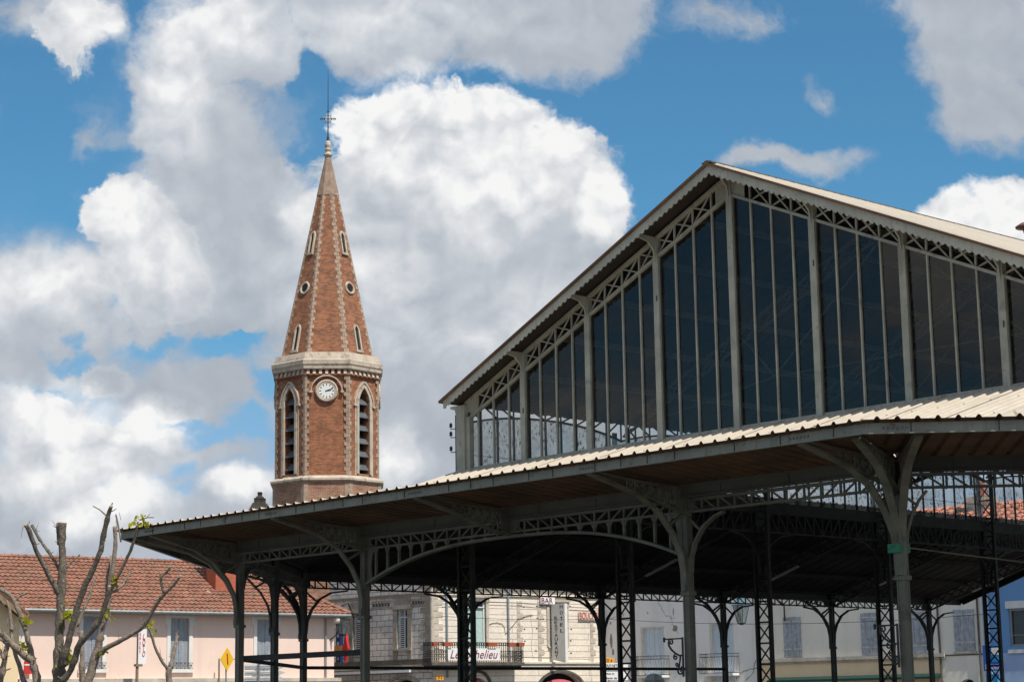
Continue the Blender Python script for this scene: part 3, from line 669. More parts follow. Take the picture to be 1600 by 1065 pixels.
# ---- gable
zb = lambda u: 8.84 + .442 * min(u, WN - u)
SPA = WN / 32
def gable(vg, dirn, mats_full=True):
    yf = lambda t: vg - dirn * t        # t>0 is towards the outside
    for b in range(8):
        u0 = b * WN / 8; m = MB()
        for i in range(4):
            a, c = u0 + i * SPA + .02, u0 + (i + 1) * SPA - .02
            zm = 7.66
            while zm < min(zb(a), zb(c)) - .02:
                zn = min(zm + 1.62, 99) if zm + 2.1 < min(zb(a), zb(c)) else 99; t_ = [random.uniform(-.006, .006) for _ in range(3)]
                m.quad((a, yf(t_[0]), zm), (c, yf(t_[1]), zm), (c, yf(t_[2]), min(zn, zb(c))), (a, yf(t_[0] + t_[2] - t_[1]), min(zn, zb(a)))); zm = zn
        w = m.build('gable_window', [GLASS], HALL)
        for i in range(1, 4):
            m = MB(); u = u0 + i * SPA; m.box(u - .020, yf(-.015), 7.62, u + .020, yf(.045), zb(u)); m.build('mullion', [GIRON], w)
        m = MB(); m.box(u0, yf(-.03), 7.55, u0 + WN / 8, yf(.05), 7.69); m.build('sill_rail', [GIRON], w)
    for b in range(0, 9):
        if b in (0, 8): continue
        u = b * WN / 8; m = MB(); m.box(u - .058, yf(-.05), 7.55, u + .058, yf(.10), zb(u) + .42)
        m.box(u - .085, yf(.06), 7.55, u - .058, yf(.10), zb(u)); m.box(u + .058, yf(.06), 7.55, u + .085, yf(.10), zb(u))
        zc = zb(u) + .42; m.prism([(u - .02, yf(.1), zc - .55), (u - .02, yf(.16), zc - .25), (u - .02, yf(.34), zc - .08), (u - .02, yf(.72), zc + .0), (u - .02, yf(.72), zc + .06), (u - .02, yf(.1), zc + .06)], (.04, 0, 0))
        m.cur = 1
        if b % 2: m.box(u + .01, yf(.101), zb(u) - 1.05, u + .04, yf(.108), zb(u) - .92)
        m.build('gable_post', [GIRON, JOINT], HALL)
    for s in (0, 1):
        f = (lambda u: WN - u) if s else (lambda u: u); m = MB(); y = yf(.03)
        m.beam((f(.15), y, zb(.15)), (f(9.335), y, zb(9.335)), .09, .065); m.beam((f(.1), y, zb(.1) + .45), (f(9.335), y, zb(9.335) + .45), .12, .07)
        for i in range(1, 17):
            a, c = i * SPA, (i + 1) * SPA
            m.beam((f(a), y, zb(a)), (f(a), y, zb(a) + .44), .04, .04)
            if i < 16 and c < 9.2:
                m.beam((f(a), y, zb(a)), (f(c), y, zb(c) + .44), .03, .035, (0, 0, 1)); m.beam((f(a), y + .01, zb(a) + .44), (f(c), y + .01, zb(c)), .03, .035, (0, 0, 1))
        m.prism([(f(.1), yf(.05), zb(.1) - .1), (f(SPA), yf(.05), zb(SPA)), (f(SPA), yf(.05), zb(SPA) + .44), (f(.1), yf(.05), zb(.1) + .44)], (0, .02 * dirn, 0))
        m.prism([(f(9.335), yf(.05), zb(9.335)), (f(8.9), yf(.05), zb(8.9)), (f(8.9), yf(.05), zb(8.9) + .44), (f(9.335), yf(.05), zb(9.335) + .44)], (0, .02 * dirn, 0))
        m.build('rake_truss', [GIRON], HALL)
        # scalloped bargeboard
        m = MB(); y = yf(.74); zt = lambda u: 9.345 + .4495 * u; n = 60
        for i in range(n):
            a, c = .04 + 9.295 * i / n, .04 + 9.295 * (i + 1) / n; mid = (a + c) / 2
            m.prism([(f(a), y, zt(a)), (f(a), y, zt(a) - .18), (f(a + .03), y, zt(a) - .205), (f(mid), y, zt(mid) - .235), (f(c - .03), y, zt(c) - .205), (f(c), y, zt(c) - .18), (f(c), y, zt(c))], (0, .025 * dirn, 0))
        m.build('bargeboard', [SIDING], HALL)
        m = MB(); y = yf(.77); m.beam((f(-.06), y, zt(-.06) + .02), (f(9.335), y, zt(9.335) + .02), .09, .05); m.build('verge_board', [SOFFIT], HALL)
gable(VG, 1); gable(VN[5] + .15, -1)
# nave roof with dark lining
for s in (0, 1):
    f = (lambda u: WN - u) if s else (lambda u: u); zr = lambda x, y, s=s: 9.37 + .4495 * ((WN - x) if s else x)
    pl = [(f(-.10), VG - .78), (f(9.335), VG - .78), (f(9.335), VN[5] + .95), (f(-.10), VN[5] + .95)]
    if s: pl = pl[::-1]
    m = MB(); corr_sheet(pl, zr, (1, 0), m, off=.03, hgt=.04); m.build('nave_roof', [SHEET], HALL)
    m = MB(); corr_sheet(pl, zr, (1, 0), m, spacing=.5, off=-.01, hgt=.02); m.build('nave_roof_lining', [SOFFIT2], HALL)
    m = MB()
    for i in range(1, 6):
        u = 9.335 * i / 6; m.beam((f(u), VG, zr(f(u), 0) - .1), (f(u), VN[5], zr(f(u), 0) - .1), .07, .14)
    m.build('nave_purlins', [IRON], HALL)
m = MB(); m.beam((9.335, VG - .80, 13.585), (9.335, VN[5] + 1, 13.585), .28, .03); m.beam((9.335, VG - .80, 13.61), (9.335, VN[5] + 1, 13.61), .12, .035)
m.build('ridge_cap', [SHEETEND], HALL)
# nave trusses: lattice rafters, struts and tie rods
for k in range(1, 5):
    v = VN[k]; m = MB()
    for s in (0, 1):
        f = (lambda u: WN - u) if s else (lambda u: u)
        m.beam((f(.1), v, 8.95), (f(9.335), v, 13.0), .08, .05); m.beam((f(.1), v, 9.32), (f(9.335), v, 13.42), .08, .05)
        for i in range(16):
            a, c = .1 + 9.2 * i / 16, .1 + 9.2 * (i + 1) / 16; m.beam((f(a), v, 8.9 + .442 * a), (f(c), v, 9.3 + .442 * c), .03, .04); m.beam((f(a), v, 9.3 + .442 * a), (f(c), v, 8.9 + .442 * c), .03, .04)
        A = (f(5.6), v, 9.9)
        m.beam((f(4.6), v, 11.0), A, .06, .06); m.tube([(f(.2), v, 9.1), A], .025, 6); m.tube([A, (f(9.335), v, 13.0)], .03, 6)
    m.tube([(5.6, v, 9.9), (WN - 5.6, v, 9.9)], .025, 6)
    m.build('nave_truss', [IRON], HALL)
# added pale strips imitating clerestory light on the left aisle rafters
m0 = None
for k in (2, 3, 4, 5):
    t = MB(); a, b = (.30, .50); p = lambda q: (-CH + CH * q, VN[k] - .10, 4.98 + 2.1 * q)
    t.beam(p(a), p(b), .12, .05)
    o = t.build('lit_rafter_strip', [mat('lit_strip_colour_%d' % k, (.52, .53, .50), .4)] if k == 2 else [bpy.data.materials['lit_strip_colour_2']])
    o.matrix_world = Matrix.Translation(HALL.location) @ Matrix.Rotation(HALL.rotation_euler.z, 4, 'Z')
    tag(o, 'slim pale strip painting clerestory light on a left aisle rafter, %s of its row' % {2: 'nearest', 3: 'second', 4: 'third', 5: 'farthest'}[k], 'lamp', 'painted light strips in the aisle')
HM = Matrix.Translation(HALL.location) @ Matrix.Rotation(HALL.rotation_euler.z, 4, 'Z')
def H(u, v, z): return HM @ Vector((u, v, z))
# insulators / small lamps on the gable corner post
for i, z in enumerate((8.72, 8.5, 8.12)):
    m = MB(); c = H(-.13, VG - .12, z); e = H(-.30, VG - .2, z + .0)
    m.tube([c, e, e + Vector((0, 0, .06))], .012, 6); m.lathe(e + Vector((0, 0, .04)), [(.02, 0), (.045, .02), (.03, .05), (.045, .07), (.02, .12)], 8)
    o = m.build('insulator', [JOINT]); tag(o, 'small dark wire insulator on the left corner post of the gable, %s of three' % ('top', 'middle', 'bottom')[i], 'insulator', 'insulators on the gable corner post')
# green strap and cable on the right-hand front column
m = MB(); x, y = WN, 0
m.box(x - .12, y - .2, 3.98, x + .1, y + .1, 4.12)
m.tube([(x - .1, -.19, 4.03), (x, -.20, 4.09), (x + .1, -.14, 4.0)], .02, 6)
o = m.build('green_strap', [GREEN]); o.matrix_world = HM; tag(o, 'green strap wrapped round the nearest iron column below its curved brackets', 'strap')
m = MB(); a = Vector((x + .1, .05, 4.06)); b = Vector((x + 3.6, 8.5, 3.4)); pts = []
for i in range(15):
    t = i / 14; p = a.lerp(b, t); p.z -= .25 * 4 * t * (1 - t) * .3; pts.append(p)
m.tube(pts, .012, 5); o = m.build('cable', [IRON]); o.matrix_world = HM; tag(o, 'thin grey cable running right from the green strap on the nearest column', 'cable')
# wrought-iron scroll brackets on two front columns
def spiral(c, r, a0, turns, dirn, n=22, U=(1, 0)):
    out = []
    for i in range(n + 1):
        t = i / n; a = a0 + dirn * turns * 2 * pi * t; rr = r * (1 - .78 * t)
        out.append((c[0] + rr * cos(a), c[1] + rr * sin(a)))
    return out
def scroll(colx, ztop, label, flip=1):
    # lies in a vertical plane, sticking out to the left (along -x of the hall)
    m = MB(); Y = -.12
    q = lambda s, z: (colx - .07 - s * .74, Y, ztop + z * .70)
    m.tube([q(0, 0), q(.62, 0)], .014, 6); m.lathe(q(.60, -.03), [(.008, -.035), (.025, -.015), (.015, .015), (.028, .035), (.004, .06)], 8)
    m.tube([q(a, b) for a, b in [(.02, -.42), (.12, -.42), (.25, -.36), (.38, -.26), (.45, -.16), (.46, -.08)]], .018, 6)
    m.tube([q(*p) for p in spiral((.38, -.08), .085, 0, 1.2, 1)], .014, 6)
    m.tube([q(*p) for p in spiral((.24, -.46), .07, 1.2, 1.2, -1)], .014, 6)
    m.tube([q(a, b) for a, b in [(.08, -.40), (.10, -.55), (.13, -.68), (.18, -.8)]], .016, 6)
    m.tube([q(*p) for p in spiral((.20, -.64), .06, 3, 1.2, 1)], .013, 6)
    m.tube([q(*p) for p in spiral((.11, -.80), .11, 2.0, 1.3, 1)], .016, 6)
    m.tube([q(0, .03), q(0, -.95)], .02, 6)
    o = m.build('scroll_bracket', [BRONZE]); o.matrix_world = HM; tag(o, label, 'sign bracket', 'scroll brackets on the front columns')
scroll(14.0, 2.80, 'black wrought iron scroll bracket on the front column right of the arched girder')
scroll(WN, 2.84, 'black wrought iron scroll bracket on the nearest front column, below the green strap')

# ---------------------------------------------------------------- town: each facade is a vertical plane with its own bearing and distance
class Facade:
    """vertical plane through a plan point, running along bearing az; local x along it, y into the building, z up"""
    def __init__(s, az, x=None, D=None, org=None):
        a = radians(az); s.d = Vector((sin(a), cos(a), 0)); s.n = Vector((-cos(a), sin(a), 0)); s.rz = atan2(cos(a), sin(a))
        if org is None:
            r = ray(x, 1109 - ROLL * (x - 800)); org = Vector((r.x / r.y * D, D, 0))
        s.o = Vector((org[0], org[1], 0))
    def px(s, x, y, dep=0.0):
        r = ray(x, y); C0 = Vector((0, 0, CAMZ)); t = (s.o + s.n * dep - C0).dot(s.n) / r.dot(s.n); P = C0 + r * t
        return ((P - s.o).dot(s.d), P.z)
    def w(s, a, dep, z): return s.o + s.d * a + s.n * dep + Vector((0, 0, z))
    def root(s, name, label, cat, group=None): return empty(name, s.o, s.rz, label, cat, group)
    def place(s, o): o.location = s.o; o.rotation_euler = (0, 0, s.rz); return o
    def rect(s, x0, y0, x1, y1, dep=0.0):
        xm, ym = (x0 + x1) / 2, (y0 + y1) / 2
        return (s.px(x0, ym, dep)[0], s.px(xm, y1, dep)[1], s.px(x1, ym, dep)[0], s.px(xm, y0, dep)[1])
def wall_holes(m, s0, s1, z0, z1, holes, rev=.22):
    xs = sorted({s0, s1, *[h[0] for h in holes], *[h[2] for h in holes]}); zs = sorted({z0, z1, *[h[1] for h in holes], *[h[3] for h in holes]})
    xs = [x for x in xs if s0 <= x <= s1]; zs = [z for z in zs if z0 <= z <= z1]
    for i in range(len(xs) - 1):
        for j in range(len(zs) - 1):
            cx_, cz_ = (xs[i] + xs[i + 1]) / 2, (zs[j] + zs[j + 1]) / 2
            if any(h[0] < cx_ < h[2] and h[1] < cz_ < h[3] for h in holes): continue
            m.quad((xs[i], 0, zs[j]), (xs[i + 1], 0, zs[j]), (xs[i + 1], 0, zs[j + 1]), (xs[i], 0, zs[j + 1]))
    for (a, b, c, d) in holes:
        m.quad((a, 0, b), (a, 0, d), (a, rev, d), (a, rev, b)); m.quad((c, 0, d), (c, 0, b), (c, rev, b), (c, rev, d))
        m.quad((a, 0, d), (c, 0, d), (c, rev, d), (a, rev, d)); m.quad((c, 0, b), (a, 0, b), (a, rev, b), (c, rev, b))
def shell(m, s0, s1, z1, dep, z0=0):
    """side and back walls of a house"""
    m.quad((s1, 0, z0), (s1, dep, z0), (s1, dep, z1), (s1, 0, z1)); m.quad((s0, dep, z0), (s0, 0, z0), (s0, 0, z1), (s0, dep, z1))
    m.quad((s1, dep, z0), (s0, dep, z0), (s0, dep, z1), (s1, dep, z1))
def tile_roof(m, s0, s1, y0, z0, y1, z1, tw=.24, row=.36, h=.05, lf=None, rf=None, wave=None):
    """real tile courses: rows stepping up from eave (y0,z0) to ridge (y1,z1); lf/rf clip left and right ends (hips)"""
    L = sqrt((y1 - y0) ** 2 + (z1 - z0) ** 2); uy, uz = (y1 - y0) / L, (z1 - z0) / L; ny, nz = -uz, uy
    if nz < 0: ny, nz = -ny, -nz
    n = max(2, int(L / row)); prof = wave or [(0, 0), (.2, .75), (.4, 1), (.6, .75), (.8, 0)]
    for r in range(n):
        t0, t1 = r * L / n, (r + 1) * L / n + .04; tm = (t0 + t1) / 2 / L
        a = lf(tm) if lf else s0; b = rf(tm) if rf else s1
        if b - a < .1: continue
        xs = []; k = int(a / tw)
        while k * tw < b:
            for (f, q) in prof:
                x = k * tw + f * tw
                if a <= x <= b: xs.append((x, q * h))
            k += 1
        prev = None
        jit = [random.uniform(-.008, .008) for _ in range(len(xs) // 5 + 3)]
        for i, (x, q) in enumerate(xs):
            j = jit[i // 5]; o0, o1 = q + .06 + j, q * .8 + j
            c = ((x, y0 + uy * (t0 + j) + ny * o0, z0 + uz * (t0 + j) + nz * o0), (x, y0 + uy * t1 + ny * o1, z0 + uz * t1 + nz * o1), (x, y0 + uy * (t0 + j) + ny * (o0 - .06), z0 + uz * (t0 + j) + nz * (o0 - .06)))
            if prev:
                m.quad(prev[0], c[0], c[1], prev[1]); m.quad(prev[2], c[2], c[0], prev[0])
            prev = c
def text_mesh(name, body, size, mt, parent=None, shear=0.0, align='CENTER', space=1.0, extr=.004):
    cu = bpy.data.curves.new(name, 'FONT'); cu.body = body; cu.size = size; cu.align_x = align; cu.align_y = 'CENTER'; cu.shear = shear
    cu.space_character = space; cu.extrude = extr; cu.resolution_u = 3
    t = bpy.data.objects.new(name + '_tmp', cu); COL.objects.link(t); bpy.context.view_layer.update()
    me = bpy.data.meshes.new_from_object(t.evaluated_get(bpy.context.evaluated_depsgraph_get()))
    bpy.data.objects.remove(t); bpy.data.curves.remove(cu); me.materials.clear(); me.materials.append(mt); me.name = name
    o = bpy.data.objects.new(name, me); COL.objects.link(o)
    if parent: o.parent = parent
    return o
def put_text(o, x, y, z, w=None, h=None, rz=0.0):
    """stand a text mesh upright on a facade (local coordinates), fitted to w x h"""
    vs = [v.co for v in o.data.vertices]; W_ = max(v.x for v in vs) - min(v.x for v in vs); H_ = max(v.y for v in vs) - min(v.y for v in vs)
    mx0 = (max(v.x for v in vs) + min(v.x for v in vs)) / 2; my0 = (max(v.y for v in vs) + min(v.y for v in vs)) / 2
    kx = w / W_ if w else 1; ky = h / H_ if h else kx
    for v in o.data.vertices: v.co = Vector(((v.co.x - mx0) * kx, -v.co.z, (v.co.y - my0) * ky))
    o.location = (x, y, z); o.rotation_euler = (0, 0, rz); return o

# ---- pink house
FP = Facade(55, 366, 92)
s0 = FP.px(30, 950)[0]; s1 = FP.px(522, 960)[0]; ze = FP.px(366, 951)[1]; DP = 8.4; OV = .55
root = FP.root('pink_house', 'long pink rendered house with red tiled roof and grey shutters left of the hall', 'house')
wins = [(129, 962, 160, 1044), (266, 965, 295, 1044), (401, 967, 430, 1047)]
hol = []
for q in wins:
    a, b, c, d = FP.rect(*q); hol.append((a, b, c, d))
m = MB(); wall_holes(m, s0, s1, 0, ze, hol); shell(m, s0, s1, ze, DP); m.build('wall', [PINK], root)
for (a, b, c, d) in hol:
    m = MB(); t = .17
    m.box(a - t, -.05, b - .02, a, .02, d + t); m.box(c, -.05, b - .02, c + t, .02, d + t); m.box(a - t, -.052, d, c + t, .02, d + t * 1.1)
    m.box(a - t - .10, -.055, d - .30, a - t, .02, d + t * 1.1); m.box(c + t, -.055, d - .30, c + t + .10, .02, d + t * 1.1)
    fr = m.build('window', [WHITEP], root)
    m = MB(); m.box(a - .22, -.14, b - .17, c + .22, .1, b - .02); m.build('sill', [WHITEP], fr)
    m = MB(); w = c - a
    for i in range(4):   # folding shutter leaves with louvre slats in the lower part
        x0, x1 = a + w * i / 4 + .008, a + w * (i + 1) / 4 - .008; m.box(x0, .10 + .02 * (i % 2), b, x1, .14 + .02 * (i % 2), d)
        z = b + .1
        while z < d - .1: m.box(x0 + .03, .085 + .02 * (i % 2), z, x1 - .03, .10 + .02 * (i % 2), z + .03); z += .065
    m.build('shutter', [SHUT], fr)
    m = MB(); z = b + .26; m.beam((a - .12, -.12, z), (c + .16, -.12, z), .015, .02); m.beam((a - .12, -.12, b), (c + .16, -.12, b), .015, .02)
    n = 6
    for i in range(n):
        x0, x1 = a - .12 + (w + .28) * i / n, a - .12 + (w + .28) * (i + 1) / n
        m.beam((x0, -.12, b), (x1, -.12, z), .012, .012); m.beam((x0, -.12, z), (x1, -.12, b), .012, .012); m.beam((x0, -.12, b), (x0, -.12, z), .012, .012)
    m.build('window_guard', [BRONZE], fr)
zr = FP.px(200, 876, DP / 2)[1]
m = MB(); k_ = (zr - ze) / (DP / 2); zev = ze - OV * k_ + .12
tile_roof(m, s0 - .5, s1 + OV, -OV, zev, DP / 2, zr, rf=lambda t: s1 + OV - 3.6 * t)
m.build('roof', [TILE], root)
m = MB(); m.quad((s0 - .5, DP / 2, zr), (s1 - 3.0, DP / 2, zr), (s1 + OV, DP + OV, zev), (s0 - .5, DP + OV, zev)); m.quad((s1 + OV, -OV, zev), (s1 + OV, DP + OV, zev), (s1 - 3.0, DP / 2, zr))
m.build('roof', [TILE], root)
m = MB(); n = 40
for i in range(n):
    a = s0 - .5 + (s1 - 3 - s0 + .5) * i / n; m.tube([(a, DP / 2, zr + .06 + random.uniform(-.01, .01)), (a + (s1 - 3 - s0 + .5) / n * 1.05, DP / 2, zr + .05)], [.11, .09], 6)
n = 14
for i in range(n):
    p = Vector((s1 - 3.0, DP / 2, zr + .05)).lerp(Vector((s1 + OV, -OV, zev + .08)), i / n); q_ = Vector((s1 - 3.0, DP / 2, zr + .05)).lerp(Vector((s1 + OV, -OV, zev + .08)), (i + 1.1) / n); m.tube([p, q_], [.09, .12], 6)
m.build('ridge_tiles', [TILE], root)
m = MB(); m.tube([(s0, -OV - .07, zev - .02), (s1 + OV, -OV - .07, zev - .05)], .075, 8); m.box(s0, -OV, zev - .14, s1 + OV, -.0, zev - .08)
m.build('gutter', [ZINC], root)
a, b, c, d = FP.rect(337, 880, 377, 931, 1.4)
m = MB(); m.box(a, 1.4, b - .8, c, 2.4, zr + 1.6); ch = m.build('chimney', [CHIM], root)
m = MB(); m.box(a - .35, 1.18, b - .06, a, 1.42, b + .08); m.beam((a - .45, 1.55, b + .28), (a + .02, 1.2, b - .02), .4, .03); m.box(a - .1, 1.16, b - .12, c + .1, 1.38, b + .0); m.build('flashing', [FLASH], ch)
m = MB(); zl = FP.px(250, 1061)[1]; m.box(s0, -.35, zl - .12, s1 + .2, 0, zl + .05); m.cur = 1; m.box(s0, -.30, zl - 1.0, s1 + .15, -.02, zl - .12); m.build('shop_ledge', [STONE, REDF], root)
m = MB(); sp = FP.px(508, 1000)[0]; m.tube([(sp, -.06, 0), (sp, -.06, ze - .3)], .05, 8); m.build('downpipe', [ZINC], root)
# wall lamp on its corner
m = MB(); a, z = FP.px(519, 969); m.lathe((a, -.45, z), [(.05, -.16), (.14, -.12), (.17, .05), (.10, .16), (.03, .2)], 12); m.cur = 1; m.tube([(a, -.45, z - .15), (a - .02, -.42, z - .7), (a - .1, 0, z - .9)], .03, 6)
o = FP.place(m.build('wall_lamp', [STONEW, BRONZE], None, True)); tag(o, 'cream globe wall lamp on dark arm at the pink house corner', 'lamp')
# loto sign, red shop board
def sign_plate(F, rc, dep, mt, name, label, cat, thick=.06, extra=None, group=None, edge=None):
    a, b, c, d = rc; m = MB(); m.box(a, dep, b, c, dep + thick, d)
    o = F.place(m.build(name, [mt])); tag(o, label, cat, group); return o
a, b, c, d = FP.rect(216, 982, 229, 1036, -1.6)
o = sign_plate(FP, (a, b, c, d), -1.6, WHITE, 'shop_sign', 'tall narrow white sign reading LOTO in red letters before the pink wall', 'sign')
zt = d - .2; step = (d - b - .5) / 4
for i, chh in enumerate('LOTO'): put_text(text_mesh('letters', chh, .3, RED, o, shear=.2), a + (c - a) * .66, -1.605 - 0, zt - step * i - .12, h=.24, w=.13).location.y = -1.62
for i, chh in enumerate('SPORT'): put_text(text_mesh('letters', chh, .3, RED, o), a + (c - a) * .20, -1.62, zt - step * .78 * i - .02, h=.14, w=.06)
m = MB(); m.box(a - .03, -1.62, b - .02, a + .0, -1.5, d + .05); m.box(a - .06, -1.6, 0, a + .04, -1.5, b); m.box(a - .12, -1.66, b - .12, c - .2, -1.44, b - .02); m.build('post', [BARKP], o)
a, b, c, d = FP.rect(38, 1032, 51, 1052, -.3)
o = sign_plate(FP, (a, b, c, d), -.3, RED, 'shop_sign', 'small red board with pale stripe low on the pink wall behind the left tree', 'sign')
m = MB(); m.box(a, -.31, b + (d - b) * .66, c, -.30, b + (d - b) * .76); m.build('stripe', [WHITE], o)
# cream house, far left, gable towards the square
FC = Facade(55, 31, 76)
root = FC.root('cream_house', 'cream rendered gable house with brown eaves at the left edge', 'house')
a0, z0_ = FC.px(31, 962); aL, zL = FC.px(-120, 838)
m = MB(); m.prism([(aL - 6, 0, 0), (a0, 0, 0), (a0, 0, z0_ - .1), (aL, 0, zL), (aL - 6, 0, zL - 2)], (0, 11, 0)); m.build('wall', [CREAM], root)
m = MB(); k = (zL - z0_) / (aL - a0)
for (y_, w_, h_) in ((5.2, 11.6, .16),):
    m.beam((a0 + .1, y_, z0_ + .1 * k + .12), (aL, y_, zL + .12), w_, h_)
m.build('roof', [TILE], root)
m = MB(); m.beam((a0 + .08, -.55, z0_ + .08 * k - .02), (aL, -.55, zL - .02), .1, .28); m.build('bargeboard', [boards('brown_verge', (.22, .14, .07))], root)
m = MB(); m.tube([(a0 + .08, -.08, 0), (a0 + .08, -.08, z0_ - .2)], .05, 8); m.build('downpipe', [WHITEP], root)

# ---- stone hotel with two wings
F1 = Facade(134, 676, 97); F2 = Facade(54.5, org=F1.o)
root = empty('stone_hotel', F2.o, F2.rz, 'limestone corner hotel with iron balcony and arched ground floor seen under the hall roof', 'hotel')
e2 = F2.px(945, 1000)[0]; e1 = F1.px(515, 1000)[0]; HT = 9.6
w2 = [F2.rect(728, 938, 759, 1016), F2.rect(858, 945, 884, 1009)]
r1 = [F1.rect(621, 951, 637.5, 1013), F1.rect(552, 957, 571, 1016)]
wing1 = empty('side_wing', (0, 0, 0), F1.rz - F2.rz); wing1.parent = root
bpy.data.objects.remove(wing1)
rel = radians(0) + (F1.rz - F2.rz)
R1 = Matrix.Rotation(rel, 4, 'Z')
def w1build(m, name, mats, parent=None, smooth=False):
    m.v = [tuple(R1 @ Vector(p)) for p in m.v]; return m.build(name, mats, parent or root, smooth)
def arch_hole_wall(m, s0, s1, z0, z1, arcs):
    """band of wall from z0 to z1 with semi-elliptic arch openings (centre, half width, spring z, rise)"""
    arcs = sorted(arcs); x = s0
    for (c, hw, zs, rs) in arcs:
        if c - hw > x: m.quad((x, 0, z0), (c - hw, 0, z0), (c - hw, 0, z1), (x, 0, z1))
        n = 14
        for i in range(n):
            u0, u1 = c - hw + 2 * hw * i / n, c - hw + 2 * hw * (i + 1) / n; f = lambda u: zs + rs * sqrt(max(0, 1 - ((u - c) / hw) ** 2))
            m.quad((u0, 0, f(u0)), (u1, 0, f(u1)), (u1, 0, z1), (u0, 0, z1)); m.quad((u1, 0, f(u1)), (u0, 0, f(u0)), (u0, .4, f(u0)), (u1, .4, f(u1)))
        m.quad((c - hw, 0, z0), (c - hw, 0, zs), (c - hw, .4, zs), (c - hw, .4, z0)); m.quad((c + hw, 0, zs), (c + hw, 0, z0), (c + hw, .4, z0), (c + hw, .4, zs)); x = c + hw
    if x < s1: m.quad((x, 0, z0), (s1, 0, z0), (s1, 0, z1), (x, 0, z1))
zl1 = F1.px(600, 1044)[1]; zl2 = F2.px(880, 1038)[1]
ca, za = F1.px(631, 1061)
c2, za2 = F2.px(876, 1052); c3, _ = F2.px(752, 1056); c4, _ = F2.px(945, 1056)
m = MB(); wall_holes(m, e1, 0, zl1, HT, r1); arch_hole_wall(m, e1, 0, 0, zl1, [(ca, 1.25, za - .7, .7), (ca - 3.4, 1.1, za - .7, .6)]); w1build(m, 'wall', [LIME])
m = MB(); wall_holes(m, 0, e2, zl2, HT, w2); arch_hole_wall(m, 0, e2, 0, zl2, [(c2, 1.35, za2 - .75, .8), (c3 - .2, .62, za2 - .8, .62)]); m.quad((e2, 0, 0), (e2, 9, 0), (e2, 9, HT), (e2, 0, HT)); m.build('wall', [LIMEB], root)
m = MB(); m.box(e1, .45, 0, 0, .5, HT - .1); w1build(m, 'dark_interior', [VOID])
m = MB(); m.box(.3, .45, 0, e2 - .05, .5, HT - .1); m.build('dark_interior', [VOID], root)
m = MB(); m.prism([(0, 0, HT), (e2, 0, HT), (e2, 9, HT), tuple(R1 @ Vector((e1, 9, HT))), tuple(R1 @ Vector((e1, 0, HT)))], (0, 0, .2)); m.build('roof', [ZINC], root)
# awnings in the arches, keystones, hood rings
for (c, hw, zz) in ((c2, 1.25, za2), (c3 - .2, .55, za2)):
    m = MB(); n = 12; pr = []
    for i in range(n + 1):
        t = pi * i / n; pr.append((c - cos(t) * hw, sin(t) * .62))
    for i in range(n): m.quad((pr[i][0], .12, zz - .88 + pr[i][1]), (pr[i + 1][0], .12, zz - .88 + pr[i + 1][1]), (pr[i + 1][0], -.25, zz - 1.5), (pr[i][0], -.25, zz - 1.5))
    m.build('awning', [REDF], root)
    m = MB(); m.path([(c - cos(pi * i / 20) * (hw + .22), -.03, zz - .78 + sin(pi * i / 20) * .92) for i in range(21)], .12, .13, (0, 1, 0)); m.build('arch_moulding', [DARKST], root)
m = MB(); m.path([(ca - cos(pi * i / 20) * 1.42, -.03, za - .7 + sin(pi * i / 20) * .86) for i in range(21)], .12, .13, (0, 1, 0)); w1build(m, 'arch_moulding', [QUOIN])
# cornices, frieze, string courses
m = MB(); zc = F1.px(608, 932)[1]; m.box(e1, -.08, zc - .05, -.1, 0, zc + .06); m.box(e1, -.14, zc + .06, -.1, 0, zc + .10); m.box(e1, -.25, HT - .25, .1, 0, HT + .05)
m.box(e1, -.18, zl1 - .02, .0, 0, zl1 + .14); w1build(m, 'cornice', [QUOIN])
m = MB(); m.cur = 0; zs_ = F1.px(580, 1035)[1]; m.box(e1, -.10, zs_ - .12, 0, 0, zs_ + .10); w1build(m, 'ledge', [DARKST])
m = MB(); m.box(e1, -.30, zl1 - .22, F1.px(646, 1043)[0], -.02, zl1 - .10); w1build(m, 'white_fascia', [WHITE])
m = MB(); m.box(-.1, -.10, zl2 - .10, e2, 0, zl2 + .06); m.box(-.1, -.18, zl2 + .06, e2, 0, zl2 + .14); zc2 = F2.px(700, 929)[1]; m.box(.2, -.08, zc2, e2, 0, zc2 + .09)
for z in (HT - .3, HT - .9, zc2 + .45): m.box(-.1, -.2, z, e2 + .1, 0, z + .12)
x = .3
while x < e2: m.lathe((x, -.02, zc2 + .25), [(.02, 0), (.05, .04), (.02, .09)], 6); x += .35
m.build('cornice', [STONEW], root)
for (x0, y0, x1, y1) in ((582, 940, 610, 948), (644, 936, 670, 944)):
    m = MB(); a, b, c, d = F1.rect(x0, y0, x1, y1); n = 6
    m.cur = 0; m.box(a - .08, -.03, b - .06, c + .08, 0, b); m.box(a - .08, -.03, d, c + .08, 0, d + .06)
    for i in range(n):
        u = a + (c - a) * (i + .5) / n; m.cur = 0; m.box(u - .11, -.035, b, u - .07, 0, d); m.cur = 1; m.box(u - .06, -.012, b + .03, u + .06, -.004, d - .06)
    w1build(m, 'frieze', [QUOIN, DARKST])
